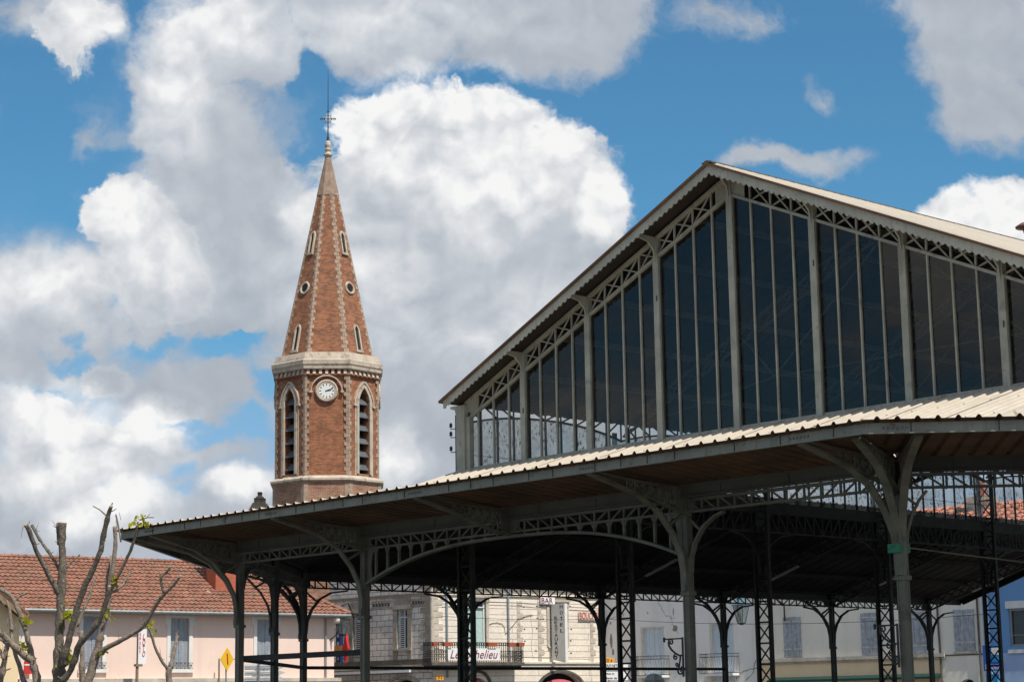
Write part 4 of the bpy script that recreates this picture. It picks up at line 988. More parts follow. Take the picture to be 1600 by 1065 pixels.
for i, (a, b, c, d) in enumerate(r1):
    m = MB(); m.box(a - .28, -.05, b - .9, a, .1, d); m.box(c, -.05, b - .9, c + .28, .1, d); m.box(a - .35, -.10, d, c + .35, .1, d + .22); m.box(a - .2, -.04, d + .22, c + .2, .02, d + .55)
    m.box(a - .3, -.12, b - .10, c + .3, .1, b); m.box(a, -.03, b - .9, c, .02, b - .8)
    f = w1build(m, 'window', [QUOIN])
    m = MB(); m.box(a, .18, b, c, .2, d); w1build(m, 'glass', [PANE], f)
    m = MB()
    for x0 in (a, (a + c) / 2 - .03, c - .06): m.box(x0, .13, b, x0 + .06, .18, d)
    for z in (b, b + (d - b) * .78, d - .06): m.box(a, .125, z, c, .18, z + .06)
    z = b + .1; m.cur = 1
    while z < d - .1: m.box(a + .06, .14, z, a + (c - a) * .4, .17, z + .05); z += .1
    w1build(m, 'frame', [SHUTP, SHUTW2], f)
for i, (a, b, c, d) in enumerate(w2):
    m = MB(); m.box(a - .16, -.06, b, a, .1, d + .16); m.box(c, -.06, b, c + .16, .1, d + .16); m.box(a - .25, -.12, d + .16, c + .25, .1, d + .28)
    if i:
        m.box(a - .1, -.1, b - .08, c + .1, .1, b)
        for j in range(2):
            x0 = a + (c - a) * j / 2; m.box(x0 + .06, -.045, b - .50, x0 + (c - a) / 2 - .06, 0, b - .14)
    f = m.build('window', [STONE], root)
    m = MB(); m.box(a, .18, b, c, .2, d); m.build('glass', [PANE], f)
    m = MB()
    for x0 in (a, (a + c) / 2 - .04, c - .07): m.box(x0, .10, b, x0 + .07, .17, d)
    m.box(a, .098, d - .35 if not i else d - .08, c, .17, d - .28 if not i else d); m.build('frame', [WHITE], f)
    m = MB()
    if not i: m.box(a + .07, .175, b, c - .07, .18, d - .35); m.build('curtain', [CURT], f)
    else:
        for (x0, x1) in ((a + .08, a + (c - a) * .42), (a + (c - a) * .5, c - .12)):
            z = b + .05
            while z < d - .1: m.beam(((x0 + x1) / 2 - (x1 - x0) / 2, .06, z), ((x0 + x1) / 2 + (x1 - x0) / 2, .06, z), .05, .035); z += .075
            m.box(x0 - .03, .04, b, x0, .09, d); m.box(x1, .04, b, x1 + .03, .09, d)
        m.build('shutter', [SHUTW2], f)
# quoins at the corner between the wings and beside the windows
m = MB(); z = zl2 + .2; k = 0
while z < HT - .4:
    L = .62 if k % 2 else .38; m.box(.0, -.025, z, L, .0, z + .27); k += 1; z += .30
m.build('quoins', [STONE], root)
for xx in (w2[1][0] - .7, w2[0][2] + 1.9, w2[1][2] + 1.55):
    z = zl2 + .2; k = 0; m = MB()
    while z < zc2 - .3:
        L = .34 if k % 2 else .2; m.box(xx, -.022, z, xx + L, .0, z + .27); k += 1; z += .30
    m.build('quoins', [STONE], root)
m = MB(); z = zs_ + .2; k = 0
while z < HT - .4:
    L = .8 if k % 2 else .5; m.box(-L, -.025, z, -.0, .0, z + .28); k += 1; z += .30
w1build(m, 'quoins', [QUOIN])
m = MB(); m.tube([(0, -.02, zl1), (0, -.02, HT)], .10, 10); m.build('corner_shaft', [STONE], root)
m = MB(); xp = F2.px(697, 960)[0]; m.tube([(xp, -.08, zl2 - .6), (xp, -.08, HT)], .05, 8); xp = F2.px(793, 960)[0]; m.tube([(xp, -.08, zl2), (xp, -.08, HT)], .05, 8); m.build('downpipe', [mat('blue_grey_pipe', (.22, .27, .32), .5)], root)
m = MB(); random.seed(3)
for xx_ in (818, 838, 848, 892, 925, 935):
    for yy_ in (948, 965, 983, 1001, 1018):
        if random.random() < .75: a_, z_ = F2.px(xx_ + random.uniform(-2, 2), yy_ + random.uniform(-2, 2)); m.box(a_ - .05, -.006, z_ - .03, a_ + .05, 0, z_ + .03)
m.build('putlog_holes', [VOID], root)
m = MB(); P_ = [F2.px(*q_) for q_ in ((762, 976), (768, 973), (776, 972), (784, 974), (788, 980), (789, 990), (800, 978), (808, 968), (822, 962), (832, 960))]
m.tube([(a_, -.03, z_) for a_, z_ in P_], .014, 4, False); P_ = [F2.px(*q_) for q_ in ((690, 943), (740, 939), (800, 941), (860, 946), (940, 951))]; m.tube([(a_, -.10, z_) for a_, z_ in P_], .014, 4, False)
m.build('wall_cable', [BRONZE], root)
def crack2(F, root_, pts, r=.012, nm='cracks'):
    m = MB(); P_ = [(F.px(x, y)[0], -.004, F.px(x, y)[1]) for (x, y) in pts]
    for i in range(len(P_) - 1):
        a, b = Vector(P_[i]), Vector(P_[i + 1]); last = a
        for k in range(1, 6): c = a.lerp(b, k / 5) + Vector((random.uniform(-.04, .04), 0, random.uniform(-.04, .04))) * (k < 5); m.beam(last, c, .003, r * random.uniform(1, 2)); last = c
    m.build(nm, [DARKST], root_)
crack2(F2, root, [(828, 958), (832, 985), (830, 1010), (833, 1030)], .01)
# balcony
ab, zb0 = F2.px(672, 1033, -.7); cb, _ = F2.px(817, 1033, -.7); zr0 = F2.px(745, 1003, -.8)[1]; zb0 = F2.px(745, 1034, -.8)[1]
m = MB(); m.box(ab, -.85, zb0 - .14, cb, .0, zb0); m.box(ab + .1, -.7, zb0 - .25, cb - .1, 0, zb0 - .14); bal = m.build('balcony', [DARKST], root)
m = MB(); y = -.80
def rail(m, p, q, z0, z1, step=.13, curl=True):
    p = Vector(p); q = Vector(q); L = (q - p).length; n = max(1, int(L / step)); d_ = (q - p) / n
    for z in (z0 + .04, z1 - .14, z1): m.beam((p.x, p.y, z), (q.x, q.y, z), .02, .025)
    for i in range(n + 1):
        c = p + d_ * i; m.beam((c.x, c.y, z0), (c.x, c.y, z1), .022, .022, (d_.x, d_.y, 0))
        if curl and i < n:
            for (zz, r_) in ((z0 + .16, .05), (z0 + .33, .05), (z0 + .5, .05), (z1 - .07, .045)):
                if zz + r_ < z1:
                    cc = c + d_ * .5; dn = d_.normalized(); pts = [(cc.x + dn.x * r_ * cos(t), cc.y + dn.y * r_ * cos(t), zz + r_ * 1.3 * sin(t)) for t in [2 * pi * k / 8 for k in range(9)]]
                    m.tube(pts, .013, 4, False)
rail(m, (ab + .05, y, 0), (cb - .05, y, 0), zb0, zr0); rail(m, (ab + .05, y, 0), (ab + .05, -.02, 0), zb0, zr0); rail(m, (cb - .05, y, 0), (cb - .05, -.02, 0), zb0, zr0)
m.build('railing', [BRONZE], bal)
# flower boxes on the rail, banner
for i, (x0, x1) in enumerate(((674, 682), (691, 705), (732, 739), (760, 775), (792, 804), (808, 817))):
    a = F2.px(x0, 1005, -.85)[0]; c = F2.px(x1, 1005, -.85)[0]; m = MB(); z = zr0 - .16
    m.prism([(a + .04, -1.0, z - .03), (c - .04, -1.0, z - .03), (c, -1.03, z + .16), (a, -1.03, z + .16)], (0, .2, 0)); m.cur = 1
    m.box(a + .03, -.98, z + .13, c - .03, -.88, z + .165)
    o = F2.place(m.build('flower_box', [TERRA, BARK]))
    tag(o, ['small terracotta box at the left corner of the hotel balcony', 'terracotta flower box second from the left on the balcony rail', 'terracotta flower box behind the tall lattice column', 'widest terracotta flower box, above the right end of the white banner', 'terracotta flower box near the right end of the balcony', 'terracotta box on the right corner of the balcony'][i], 'flower box', 'flower boxes on the hotel balcony')
a, b, c, d = F2.rect(700, 1012, 781, 1030.5, -.9)
m = MB(); m.box(a, -.90, b, c, -.885, d); o = F2.place(m.build('banner', [WHITE])); tag(o, 'white banner lettered Le Richelieu in maroon script on the balcony', 'banner')
put_text(text_mesh('letters', 'Le Richelieu', .5, MAROON, o, shear=.35), (a + c) / 2, -.912, (b + d) / 2, w=(c - a) * .92, h=(d - b) * .72)
# BAR / HOTEL RESTAURANT / BOUCHERIE
a, b, c, d = F2.rect(845, 932, 867, 943, -.15)
o = sign_plate(F2, (a, b, c, d), -.15, WHITE, 'bar_sign', 'small pale board reading BAR in dark red above the hanging hotel sign', 'sign', .05)
put_text(text_mesh('letters', 'BAR', .4, MAROON, o), (a + c) / 2 - .05, -.165, (b + d) / 2, w=(c - a) * .8, h=(d - b) * .78)
sx, zt = F2.px(859, 944); _, zb_ = F2.px(859, 1030)
m = MB(); m.prism([(sx, -.12, zb_ + .0), (sx, -1.25, zb_ - .18), (sx, -1.25, zt), (sx, -.12, zt)], (.16, 0, 0))
o = F2.place(m.build('hotel_sign', [WHITEP])); tag(o, 'tall projecting sign lettered HOTEL RESTAURANT down its beige face', 'sign')
for word, yy, z0, z1 in (('HOTEL', -.98, zt - .15, zt - 1.35), ('RESTAURANT', -.50, zt - .7, zb_ + .15)):
    for i, chh in enumerate(word):
        z = z0 + (z1 - z0) * i / (len(word) - 1); t = put_text(text_mesh('letters', chh, .2, BLACK, o), sx - .012, yy, z, w=.24, h=.17, rz=-pi / 2)
a, b, c, d = F2.rect(905, 955, 944, 968, -.12)
o = sign_plate(F2, (a, b, c, d), -.10, STONEW, 'butcher_sign', 'pale wall board reading BOUCHERIE in red capitals at the right end of the hotel', 'sign', .05)
put_text(text_mesh('letters', 'BOUCHERIE', .4, RED, o), (a + c) / 2, -.115, (b + d) / 2, w=(c - a) * .95, h=(d - b) * .78)
# tobacconist sign, vertical blue sign, corner lantern, road number plates
a, z = F1.px(541, 1012, -1.2)
m = MB(); m.prism([(a - .02, -1.25, z + .72), (a + .16, -1.25, z), (a - .06, -1.25, z - .72), (a - .24, -1.25, z - .05)], (0, .14, 0)); o = F1.place(m.build('tobacco_sign', [RED])); tag(o, 'elongated red diamond tobacconist sign beside the hotel wall', 'sign')
m = MB(); m.tube([(a - .1, -1.1, z + .05), (a - .9, -1.0, z + .1)], .02, 6); m.build('arm', [BRONZE], o)
a2, z2 = F1.px(532, 1013, -1.0); m = MB(); m.prism([(a2 - .45, -1.1, z2 - .12), (a2 + .35, -1.1, z2 - .18), (a2 + .3, -1.1, z2 + .16), (a2 - .3, -1.1, z2 + .18)], (0, .16, 0)); o = F1.place(m.build('light_box', [SALM])); tag(o, 'small orange light box left of the red diamond sign', 'sign')
a, b, c, d = F1.rect(525, 985, 531.5, 1034, -.9)
o = sign_plate(F1, (a, b, c, d), -.9, NAVY, 'newsagent_sign', 'tall navy sign with white discs at the pink house corner', 'sign', .2)
m = MB()
for i in range(4): m.lathe(((a + c) / 2, -.91, b + (d - b) * (.12 + .24 * i)), [(.0, 0), (.09, 0)], 12)
m.v = [(x, -.905 - .0 * z, z_) for (x, y, z_), z in zip([( (v[0]), v[1], (d - b) * 0 + v[2] + (v[1] + .91)) for v in m.v], range(len(m.v)))]
m.build('discs', [WHITE], o)
def lantern(F, x, y, dep, s, name, label, arm=None):
    a, z = F.px(x, y, dep); m = MB()
    m.lathe((a, dep, z), [(.02 * s, -.36 * s), (.10 * s, -.33 * s), (.12 * s, -.30 * s)], 4, pi / 4)
    for k in range(4):
        t = pi / 4 + k * pi / 2; m.beam((a + .11 * s * cos(t), dep + .11 * s * sin(t), z - .3 * s), (a + .22 * s * cos(t), dep + .22 * s * sin(t), z + .16 * s), .018 * s, .018 * s)
    m.beam((a, dep - .16 * s, z - .3 * s), (a, dep - .16 * s, z + .16 * s), .014 * s, .014 * s)
    m.cur = 1; m.lathe((a, dep, z), [(.25 * s, .16 * s), (.26 * s, .19 * s), (.13 * s, .32 * s), (.12 * s, .36 * s), (.05 * s, .42 * s), (.02 * s, .46 * s)], 4, pi / 4)
    m.cur = 0
    if arm: m.tube([(a, dep, z + .44 * s), (a, dep, z + .55 * s), (a + arm[0] * .5, dep + arm[1] * .5, z + .62 * s), (a + arm[0], dep + arm[1], z + .2 * s), (a + arm[0], dep + arm[1], z - .25 * s)], .025 * s, 6)
    o = F.place(m.build(name, [BRONZE, mat('lantern_cap', (.12, .20, .26), .45)])); tag(o, label, 'lantern')
    m = MB(); m.lathe((a, dep, z), [(.105 * s, -.29 * s), (.20 * s, .15 * s)], 4, pi / 4); m.build('lantern_glass', [glass('lantern_pane', (.8, .85, .85), .25, (.5, .55, .55))], o)
lantern(F1, 535, 974, -1.4, 1.7, 'lantern', 'hanging lantern with blue cap at the hotel corner beside the pink house', (-.6, 1.3))
for (F, x0, y0, x1, y1, dep, lb, txt) in ((F2, 682, 1054, 693, 1061.5, -.5, 'small orange road number plate below the hotel balcony', 'D 6'), (F2, 945, 1027, 959.5, 1034.5, -6, 'small orange road number plate above the POUYASTRUC board', 'D 6')):
    a, b, c, d = F.rect(x0, y0, x1, y1, dep); o = sign_plate(F, (a, b, c, d), dep, ORNG, 'road_number_plate', lb, 'sign', .04)
    put_text(text_mesh('letters', txt, .3, BLACK, o), (a + c) / 2, dep - .012, (b + d) / 2, w=(c - a) * .6, h=(d - b) * .55)
    m = MB(); m.tube([((a + c) / 2, dep + .08, 0), ((a + c) / 2, dep + .08, d)], .04, 6); m.build('post', [ZINC], o)
for (y0, y1, l1, lb, nm) in ((1035, 1042.5, ['POUYASTRUC'], 'white direction board reading POUYASTRUC below the orange plate', 'a'), (1048.5, 1061.5, ['Abbaye de', 'St Sever de Rustan'], 'white direction board for the Abbaye de St Sever de Rustan', 'b')):
    a, b, c, d = F2.rect(941, y0, 981, y1, -6); o = sign_plate(F2, (a, b, c, d), -6, WHITE, 'direction_board', lb, 'sign', .05)
    for i, t in enumerate(l1):
        hh = (d - b) / len(l1); wd = (c - a) * (.78 if len(t) > 9 else .40); zc = d - hh * (i + .5)
        cxx = a + .1 + wd / 2 if len(l1) > 1 else (a + c) / 2 - .1
        put_text(text_mesh('letters', t, .3, BLACK, o), cxx + (.03 if i else 0), -6.012, zc, w=wd if i == 0 else (c - a) * .9, h=hh * .5)
    m = MB(); m.tube([(a + .2, -5.9, 0), (a + .2, -5.9, d)], .04, 6); m.tube([(c - .25, -5.9, 0), (c - .25, -5.9, d)], .04, 6); m.build('post', [ZINC], o)

# ---- pale grey house
F3 = Facade(132, org=F2.w(e2, 0, 0)); H3 = 8.9
e3 = F3.px(1187, 1000)[0]
root = F3.root('grey_house', 'pale grey rendered house with cracked plaster and two small iron balconies', 'house')
w3 = [F3.rect(1006, 981, 1038.5, 1068), F3.rect(1114, 975, 1147, 1064)]
m = MB(); wall_holes(m, 0, e3, 0, H3, w3, .14); shell(m, 0, e3, H3, 9); m.build('wall', [GREYREN], root)
for i, (a, b, c, d) in enumerate(w3):
    m = MB(); m.box(a - .05, -.015, d, c + .05, .02, d + .09); m.box(a - .16, -.012, b, a, .02, d + .09); f = m.build('window', [GREYREN if 0 else STONEW], root)
    m = MB()
    for j in range(4):
        x0, x1 = a + (c - a) * j / 4 + .008, a + (c - a) * (j + 1) / 4 - .008; m.box(x0, .09, b, x1, .13, d); z = b + (d - b) * .45
        while z < d - .1: m.beam((x0 + .03, .082, z), (x1 - .03, .082, z), .02, .03); z += .07
    m.build('shutter', [SHUTP], f)
    x0, x1 = a - .40, c + .28; zt = F3.px((1022, 1127)[i], (1024, 1020)[i], -.6)[1]; zb_ = zt - .95
    m = MB(); m.box(x0, -.6, zb_ - .12, x1, 0, zb_); bl = m.build('balcony', [GREYREN], root)
    m = MB()
    for (p, q) in (((x0, -.6), (x1, -.6)), ((x0, -.6), (x0, 0)), ((x1, -.6), (x1, 0))):
        for z in (zt, zt - .16, zb_ + .02): m.beam((p[0], p[1], z), (q[0], q[1], z), .02, .025)
        L = sqrt((q[0] - p[0]) ** 2 + (q[1] - p[1]) ** 2); n = int(L / .10)
        for k in range(n + 1):
            t = k / n; xx = p[0] + (q[0] - p[0]) * t; yy_ = p[1] + (q[1] - p[1]) * t; ox = -.08 if p[1] == q[1] else 0
            m.tube([(xx, yy_, zt - .16), (xx, yy_ + ox * .2, zt - .35), (xx, yy_ + ox * 1.6, zt - .65), (xx, yy_, zb_)], .009, 4)
            if k < n and k % 2 == 0:
                cc = xx + (q[0] - p[0]) / n; m.tube([(cc + .07 * cos(w_), yy_, zt - .08 + .06 * sin(w_)) for w_ in [2 * pi * h_ / 8 for h_ in range(9)]], .007, 4, False)
    m.build('railing', [BRONZE], bl)
m = MB(); m.box(-.1, -.45, H3, e3 + .1, 0, H3 + .15); m.build('eave', [boards('eave_boards', (.16, .11, .08))], root)
m = MB(); xp = e3 - .1; m.tube([(xp, -.09, 0), (xp, -.09, H3)], .055, 8); m.build('downpipe', [STONEW], root)
# blemishes: patched holes
m = MB()
for (x, y, rx, rz) in ((955, 1000, .10, .45), (1055, 981, .18, .2), (954, 973, .05, .08), (1012, 957, .05, .06), (1052, 955, .04, .2), (958, 1018, .08, .2)):
    a, z = F3.px(x, y); m.prism([(a + rx * cos(t) * random.uniform(.7, 1.1), -.004, z + rz * sin(t) * random.uniform(.7, 1.1)) for t in [2 * pi * k / 11 for k in range(11)]], (0, .003, 0))
m.build('missing_plaster', [mat('bare_mortar', (.30, .28, .26), .95, .4, 12, bump=.8)], root)
def crack(F, root_, pts, r=.012):
    m = MB(); P_ = []
    for (x, y) in pts: a, z = F.px(x, y); P_.append((a + random.uniform(-.03, .03), -.004, z))
    for i in range(len(P_) - 1):
        a, b = Vector(P_[i]), Vector(P_[i + 1]); n = 5; last = a
        for k in range(1, n + 1):
            c = a.lerp(b, k / n) + Vector((random.uniform(-.05, .05), 0, random.uniform(-.05, .05))) * (k < n); m.beam(last, c, .003, r * random.uniform(1, 2)); last = c
    m.build('cracks', [DARKST], root_)
crack(F3, root, [(1027, 935), (1040, 962), (1055, 965)]); crack(F3, root, [(948, 968), (972, 962), (975, 958)]); crack(F3, root, [(1150, 1060), (1160, 1050), (1172, 1044), (1186, 1043)], .02)
crack(F3, root, [(1165, 1062), (1175, 1052), (1182, 1030)], .02); crack(F3, root, [(1048, 960), (1050, 975), (1060, 990)])
lantern(F3, 1158, 955, -2.2, 1.75, 'lantern', 'four sided glass street lantern hanging before the pale grey house right of its balconies', (1.1, 2.0))
# ---- beige house
F4 = Facade(132, org=F3.w(e3, 0, 0)); e4 = F4.px(1537, 1000)[0]; H4 = 8.5
root = F4.root('beige_house', 'beige rendered house with weathered plank shutters and a stone ledge above a teal awning', 'house')
w4 = [F4.rect(1225, 963, 1252, 1026), F4.rect(1346, 956, 1378, 1023), F4.rect(1422, 954, 1452, 1021), F4.rect(1491, 951, 1523, 1016)]
zl4 = F4.px(1340, 1028)[1]; es = F4.px(1472, 1030)[0]; ca, za = F4.px(1512, 1060)
m = MB(); wall_holes(m, 0, e4, zl4, H4, [], .1); shell(m, 0, e4, H4, 9); arch_hole_wall(m, es, e4, 0, zl4, [(ca, .42, za - .4, .4)]); m.build('wall', [BEIGE], root)
m = MB(); m.quad((0, 0, 0), (es, 0, 0), (es, 0, zl4), (0, 0, zl4)); m.build('shopfront_wall', [OCHRE], root)
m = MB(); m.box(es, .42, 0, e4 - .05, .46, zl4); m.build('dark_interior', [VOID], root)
m = MB(); m.box(0, -.16, zl4 - .05, es + .2, 0, zl4 + .10); m.box(0, -.09, zl4 - .14, es + .2, 0, zl4 - .05)
x = 0
m.build('ledge', [STONE], root)
m = MB(); m.box(es, -.03, zl4 - .02, e4, 0, zl4 + .03); m.build('string_course', [DARKST], root)
for i, (a, b, c, d) in enumerate(w4):
    m = MB(); n = 8
    for j in range(n):
        x0, x1 = a + (c - a) * j / n + .004, a + (c - a) * (j + 1) / n - .004; m.box(x0, -.05 - (.008 if j % 2 else 0), b + random.uniform(0, .02), x1, -.01, d - random.uniform(0, .03))
    f = m.build('shutter', [SHUTW], root)
    for z in (d - .25, b + .35):
        for (x0, x1) in ((a - .06, (a + c) / 2 - .05), ((a + c) / 2 + .05, c + .06)): m = MB(); m.box(x0, -.07, z, x1, -.058, z + .05); m.build('hinge_strap', [SHUTW2], f)
    m = MB(); m.tube([((a + c) / 2, -.075, b + .1), ((a + c) / 2, -.075, b + .75)], .012, 5); m.build('shutter_bar', [SHUTW2], f)
    m = MB(); m.box(a - .05, -.08, b - .10, c + .05, 0, b - .03); m.build('sill', [STONE], root)
m = MB(); m.box(-.1, -.5, H4, e4 + .1, 0, H4 + .12); m.build('eave', [bpy.data.materials['eave_boards']], root)
m = MB(); a = F4.px(1466, 960)[0]; b = F4.px(1475, 1060)[0]; m.tube([(a, -.07, H4), (a, -.07, F4.px(1466, 960)[1]), (a + .05, -.07, zl4 - 1.2), (a + .05, -.07, 0)], .045, 8)
for xx in (1531,): a = F4.px(xx, 1000)[0]; m.tube([(a, -.07, 0), (a, -.07, H4)], .045, 8)
m.build('downpipe', [DARKST], root)
m = MB(); a0, z0_ = F4.px(1198, 1064, -.6); a1, _ = F4.px(1462, 1064, -.6); m.prism([(a0, -.6, z0_ - .05), (a0, -.6, z0_ + .05), (a0, -.02, z0_ + .18), (a0, -.02, z0_ - .05)], (a1 - a0, 0, 0))
o = F4.place(m.build('shop_awning', [TEAL])); tag(o, 'long teal shop awning under the ledge of the beige house', 'awning')
# its tiled roof, seen through the clerestory
z_r = F4.px(1540, 787, 4.4)[1]; m = MB(); ar = F4.px(1428, 800, 4.4)[0]
tile_roof(m, ar, e4 + 12, -.5, H4 - .2, 4.4, z_r, tw=.42, row=.40, h=.09); m.build('roof', [TILE2], root)
m = MB(); zo = F4.px(1390, 803, 4.4)[1]; tile_roof(m, -9, ar, -.5, H4 - .2, 4.4, zo, tw=.40, row=.42, h=.08); m.build('roof', [TILEOLD], root)
m = MB(); m.quad((-9, 4.4, zo), (ar, 4.4, zo), (ar, 9.5, H4 - .2), (-9, 9.5, H4 - .2)); m.quad((ar, 4.4, z_r), (e4 + 12, 4.4, z_r), (e4 + 12, 9.5, H4 - .2), (ar, 9.5, H4 - .2)); m.quad((ar, 4.4, z_r), (ar, 9.5, H4 - .2), (ar, -.5, H4 - .2)); m.build('roof', [TILEOLD], root)
for (x0, x1, yt, yb, mt, dep) in ((1354, 1380, 785, 812, DARKST, 3.4), (1509, 1545, 770, 800, STONE, 3.6)):
    a, b, c, d = F4.rect(x0, yt, x1, yb, dep); m = MB(); m.box(a, dep, b - .4, c, dep + .8, d - .15); m.box(a - .08, dep - .08, d - .45, c + .08, dep + .88, d - .3); m.build('chimney', [mt], root)
    if mt is STONE:
        m = MB(); q = (a + c) / 2 + .1; m.lathe((q, dep + .4, d - .15), [(.22, 0), (.16, .25), (.13, .7), (.10, .72)], 10); m.build('chimney_pot', [CHIM], root)
        m = MB(); m.box(a - .45, dep - .2, b - .3, a + .3, dep + .6, b + .25); m.build('chimney', [DARKST], root)
# ---- blue house
F5 = Facade(132, org=F4.w(e4, 0, 0)); H5 = 8.4
root = F5.root('blue_house', 'blue rendered house with a wide white framed window at the right edge', 'house')
a, b, c, d = F5.rect(1577, 949, 1622, 1009); zs5 = F5.px(1585, 1019)[1]
m = MB(); wall_holes(m, .35, 12, zs5, H5, [(a, b, c, d)], .2); shell(m, .35, 12, H5, 9); m.build('wall', [BLUEP], root)
m = MB(); m.quad((.35, -.0, 0), (12, 0, 0), (12, 0, zs5), (.35, 0, zs5)); m.build('lower_wall', [BLUEL], root)
m = MB(); m.quad((0, .02, 0), (.35, .02, 0), (.35, .02, H5), (0, .02, H5)); m.box(.18, -.06, 0, .35, .02, H5); m.build('corner_strip', [BLUEL], root)
m = MB(); m.box(a - .1, -.08, d, c + .2, 0, d + .32); m.box(a - .1, -.08, zs5 - .02, 12, 0, zs5 + .14); f = m.build('window', [WHITEP], root)
m = MB(); t = .1; m.box(a, .05, b, a + t, .15, d); m.box(c - t, .05, b, c, .15, d); m.box(a, .048, d - t, c, .15, d); m.box(a, .048, b, c, .15, b + t); m.beam((a, .1, b + .5), (c, .1, b + .5), .03, .03); m.build('frame', [ZINC], f)
m = MB(); m.box(a, .16, b, c, .18, d); m.build('glass', [PANE], f)
m = MB(); a, b, c, d = F5.rect(1536, 1007, 1563, 1047, -1.3); m.box(a, -1.3, b, c, -1.1, d)
o = F5.place(m.build('bank_sign', [BLUES])); tag(o, 'square blue bank sign lettered BANQUE POPULAIRE beside the blue house', 'sign')
m = MB(); m.box(a + (c - a) * .5, -1.31, b + (d - b) * .35, c - .02, -1.302, d - .02); m.build('light_panel', [CYAN], o)
m = MB(); q, z = a + (c - a) * .72, b + (d - b) * .76
for t in range(4):
    w = pi / 4 + t * pi / 2; m.box(q + .12 * cos(w) - .075, -1.335, z + .12 * sin(w) - .075, q + .12 * cos(w) + .075, -1.318, z + .12 * sin(w) + .075)
m.box(q - .2, -1.33, z - .04, q + .2, -1.317, z + .04); m.box(q - .04, -1.332, z - .2, q + .04, -1.316, z + .2); m.build('emblem', [WHITE], o)
put_text(text_mesh('letters', 'BANQUE', .2, WHITE, o, space=1.3), (a + c) / 2, -1.315, b + (d - b) * .20, w=(c - a) * .75, h=.10); put_text(text_mesh('letters', 'POPULAIRE', .2, WHITE, o), (a + c) / 2, -1.315, b + (d - b) * .09, w=(c - a) * .78, h=.10)
m = MB(); a, b, c, d = F5.rect(1541, 1052, 1559, 1074, -1.2); m.box(a, -1.2, b, c, -1.05, d); m.tube([((a + c) / 2, -1.1, 0), ((a + c) / 2, -1.1, b)], .05, 6)
o = F5.place(m.build('cash_sign', [CYAN])); tag(o, 'small cyan cash machine sign below the blue bank sign', 'sign')
m = MB(); q, z = (a + c) / 2, (b + d) / 2; m.beam((q - .1, -1.21, z + .05), (q + .12, -1.21, z + .12), .012, .03); m.beam((q - .1, -1.21, z - .02), (q - .1, -1.21, z + .05), .012, .03, (1, 0, 0)); m.box(q - .13, -1.215, z - .16, q + .1, -1.203, z - .04); m.build('emblem', [WHITE], o)
# wire across the facades
m = MB(); A = F3.w(*(lambda q: (q[0], -1.2, q[1]))(F3.px(946, 966, -1.2))); B = F4.w(*(lambda q: (q[0], -1.2, q[1]))(F4.px(1545, 958, -1.2))); pts = [A.lerp(B, i / 20) - Vector((0, 0, .35 * 4 * (i / 20) * (1 - i / 20))) for i in range(21)]
m.tube(pts, .012, 4); A2 = F2.w(*(lambda q: (q[0], -1.0, q[1]))(F2.px(690, 962, -1.0))); m.tube([A2.lerp(A, i / 10) - Vector((0, 0, .1 * 4 * (i / 10) * (1 - i / 10))) for i in range(11)], .012, 4)
tag(m.build('overhead_wire', [JOINT]), 'thin overhead wire strung along the hotel, grey and beige facades', 'wire')
# round sign seen from behind, arrow boards seen from behind, yellow diamond
FS = Facade(90, 1022, 70); a, z = FS.px(1022, 1068); m = MB(); pts = [(a + .36 * cos(t), 0, z + .36 * sin(t)) for t in [2 * pi * k / 28 for k in range(29)]]
m.tube(pts, .018, 6, False); m.prism(pts[:-1], (0, .02, 0)); m.box(a - .03, -.06, 0, a + .03, -.0, z + .35); m.box(a - .3, -.05, z + .14, a + .3, -.01, z + .18)
o = FS.place(m.build('round_road_sign', [mat('sign_back', (.62, .65, .66), .5)])); tag(o, 'grey back of a round road sign before the pale grey house', 'road sign')
FS = Facade(97, 410, 62)
for i, (y0, y1) in enumerate(((1037, 1045), (1047, 1054), (1056, 1064))):
    a, b, c, d = FS.rect(382, y0, 436, y1); m = MB(); m.prism([(a, 0, b), (c, 0, b), (c + .2, 0, (b + d) / 2), (c, 0, d), (a, 0, d)], (0, .03, 0))
    for z in (b + (d - b) * .3, b + (d - b) * .7): m.box(a + .02, -.02, z - .015, c, 0, z + .015)
    o = FS.place(m.build('direction_arrow', [bpy.data.materials['sign_back']])); tag(o, 'grey back of a ribbed arrow direction board, %s of three behind the left corner columns' % ('topmost', 'middle', 'lowest')[i], 'road sign', 'arrow boards behind the left corner columns')
m = MB(); a, z = FS.px(405, 1035); m.tube([(a, -.04, 0), (a, -.04, z)], .035, 6); o = FS.place(m.build('sign_post', [ZINC])); tag(o, 'grey post carrying the three arrow boards', 'post')
FS = Facade(35, 356, 72); a, z = FS.px(355, 1029); m = MB(); hw, hh = .35, .42
m.prism([(a - hw, 0, z), (a, 0, z - hh), (a + hw, 0, z), (a, 0, z + hh)], (0, .02, 0)); m.cur = 1
m.prism([(a - .04, -.012, z + .2), (a + .02, -.012, z + .2), (a + .06, -.012, z - .18), (a, -.012, z - .18)], (0, .01, 0)); o = FS.place(m.build('yellow_sign', [YEL, RED])); tag(o, 'yellow diamond road sign with a red stroke beside the left corner column', 'sign')
m = MB(); m.tube([(a, .05, 0), (a, .05, z + .2)], .03, 6); m.tube([(a - hw - .06, .04, z), (a + hw + .2, .04, z)], .02, 6); m.build('post', [ZINC], o)
m = MB(); a2, z2 = FP.px(343, 1030, -.4); m.tube([(a2, -.4, 0), (a2 - .02, -.4, z2)], .04, 6); o = FP.place(m.build('thin_post', [BARKP])); tag(o, 'thin weathered post against the pink wall behind the yellow diamond', 'post')

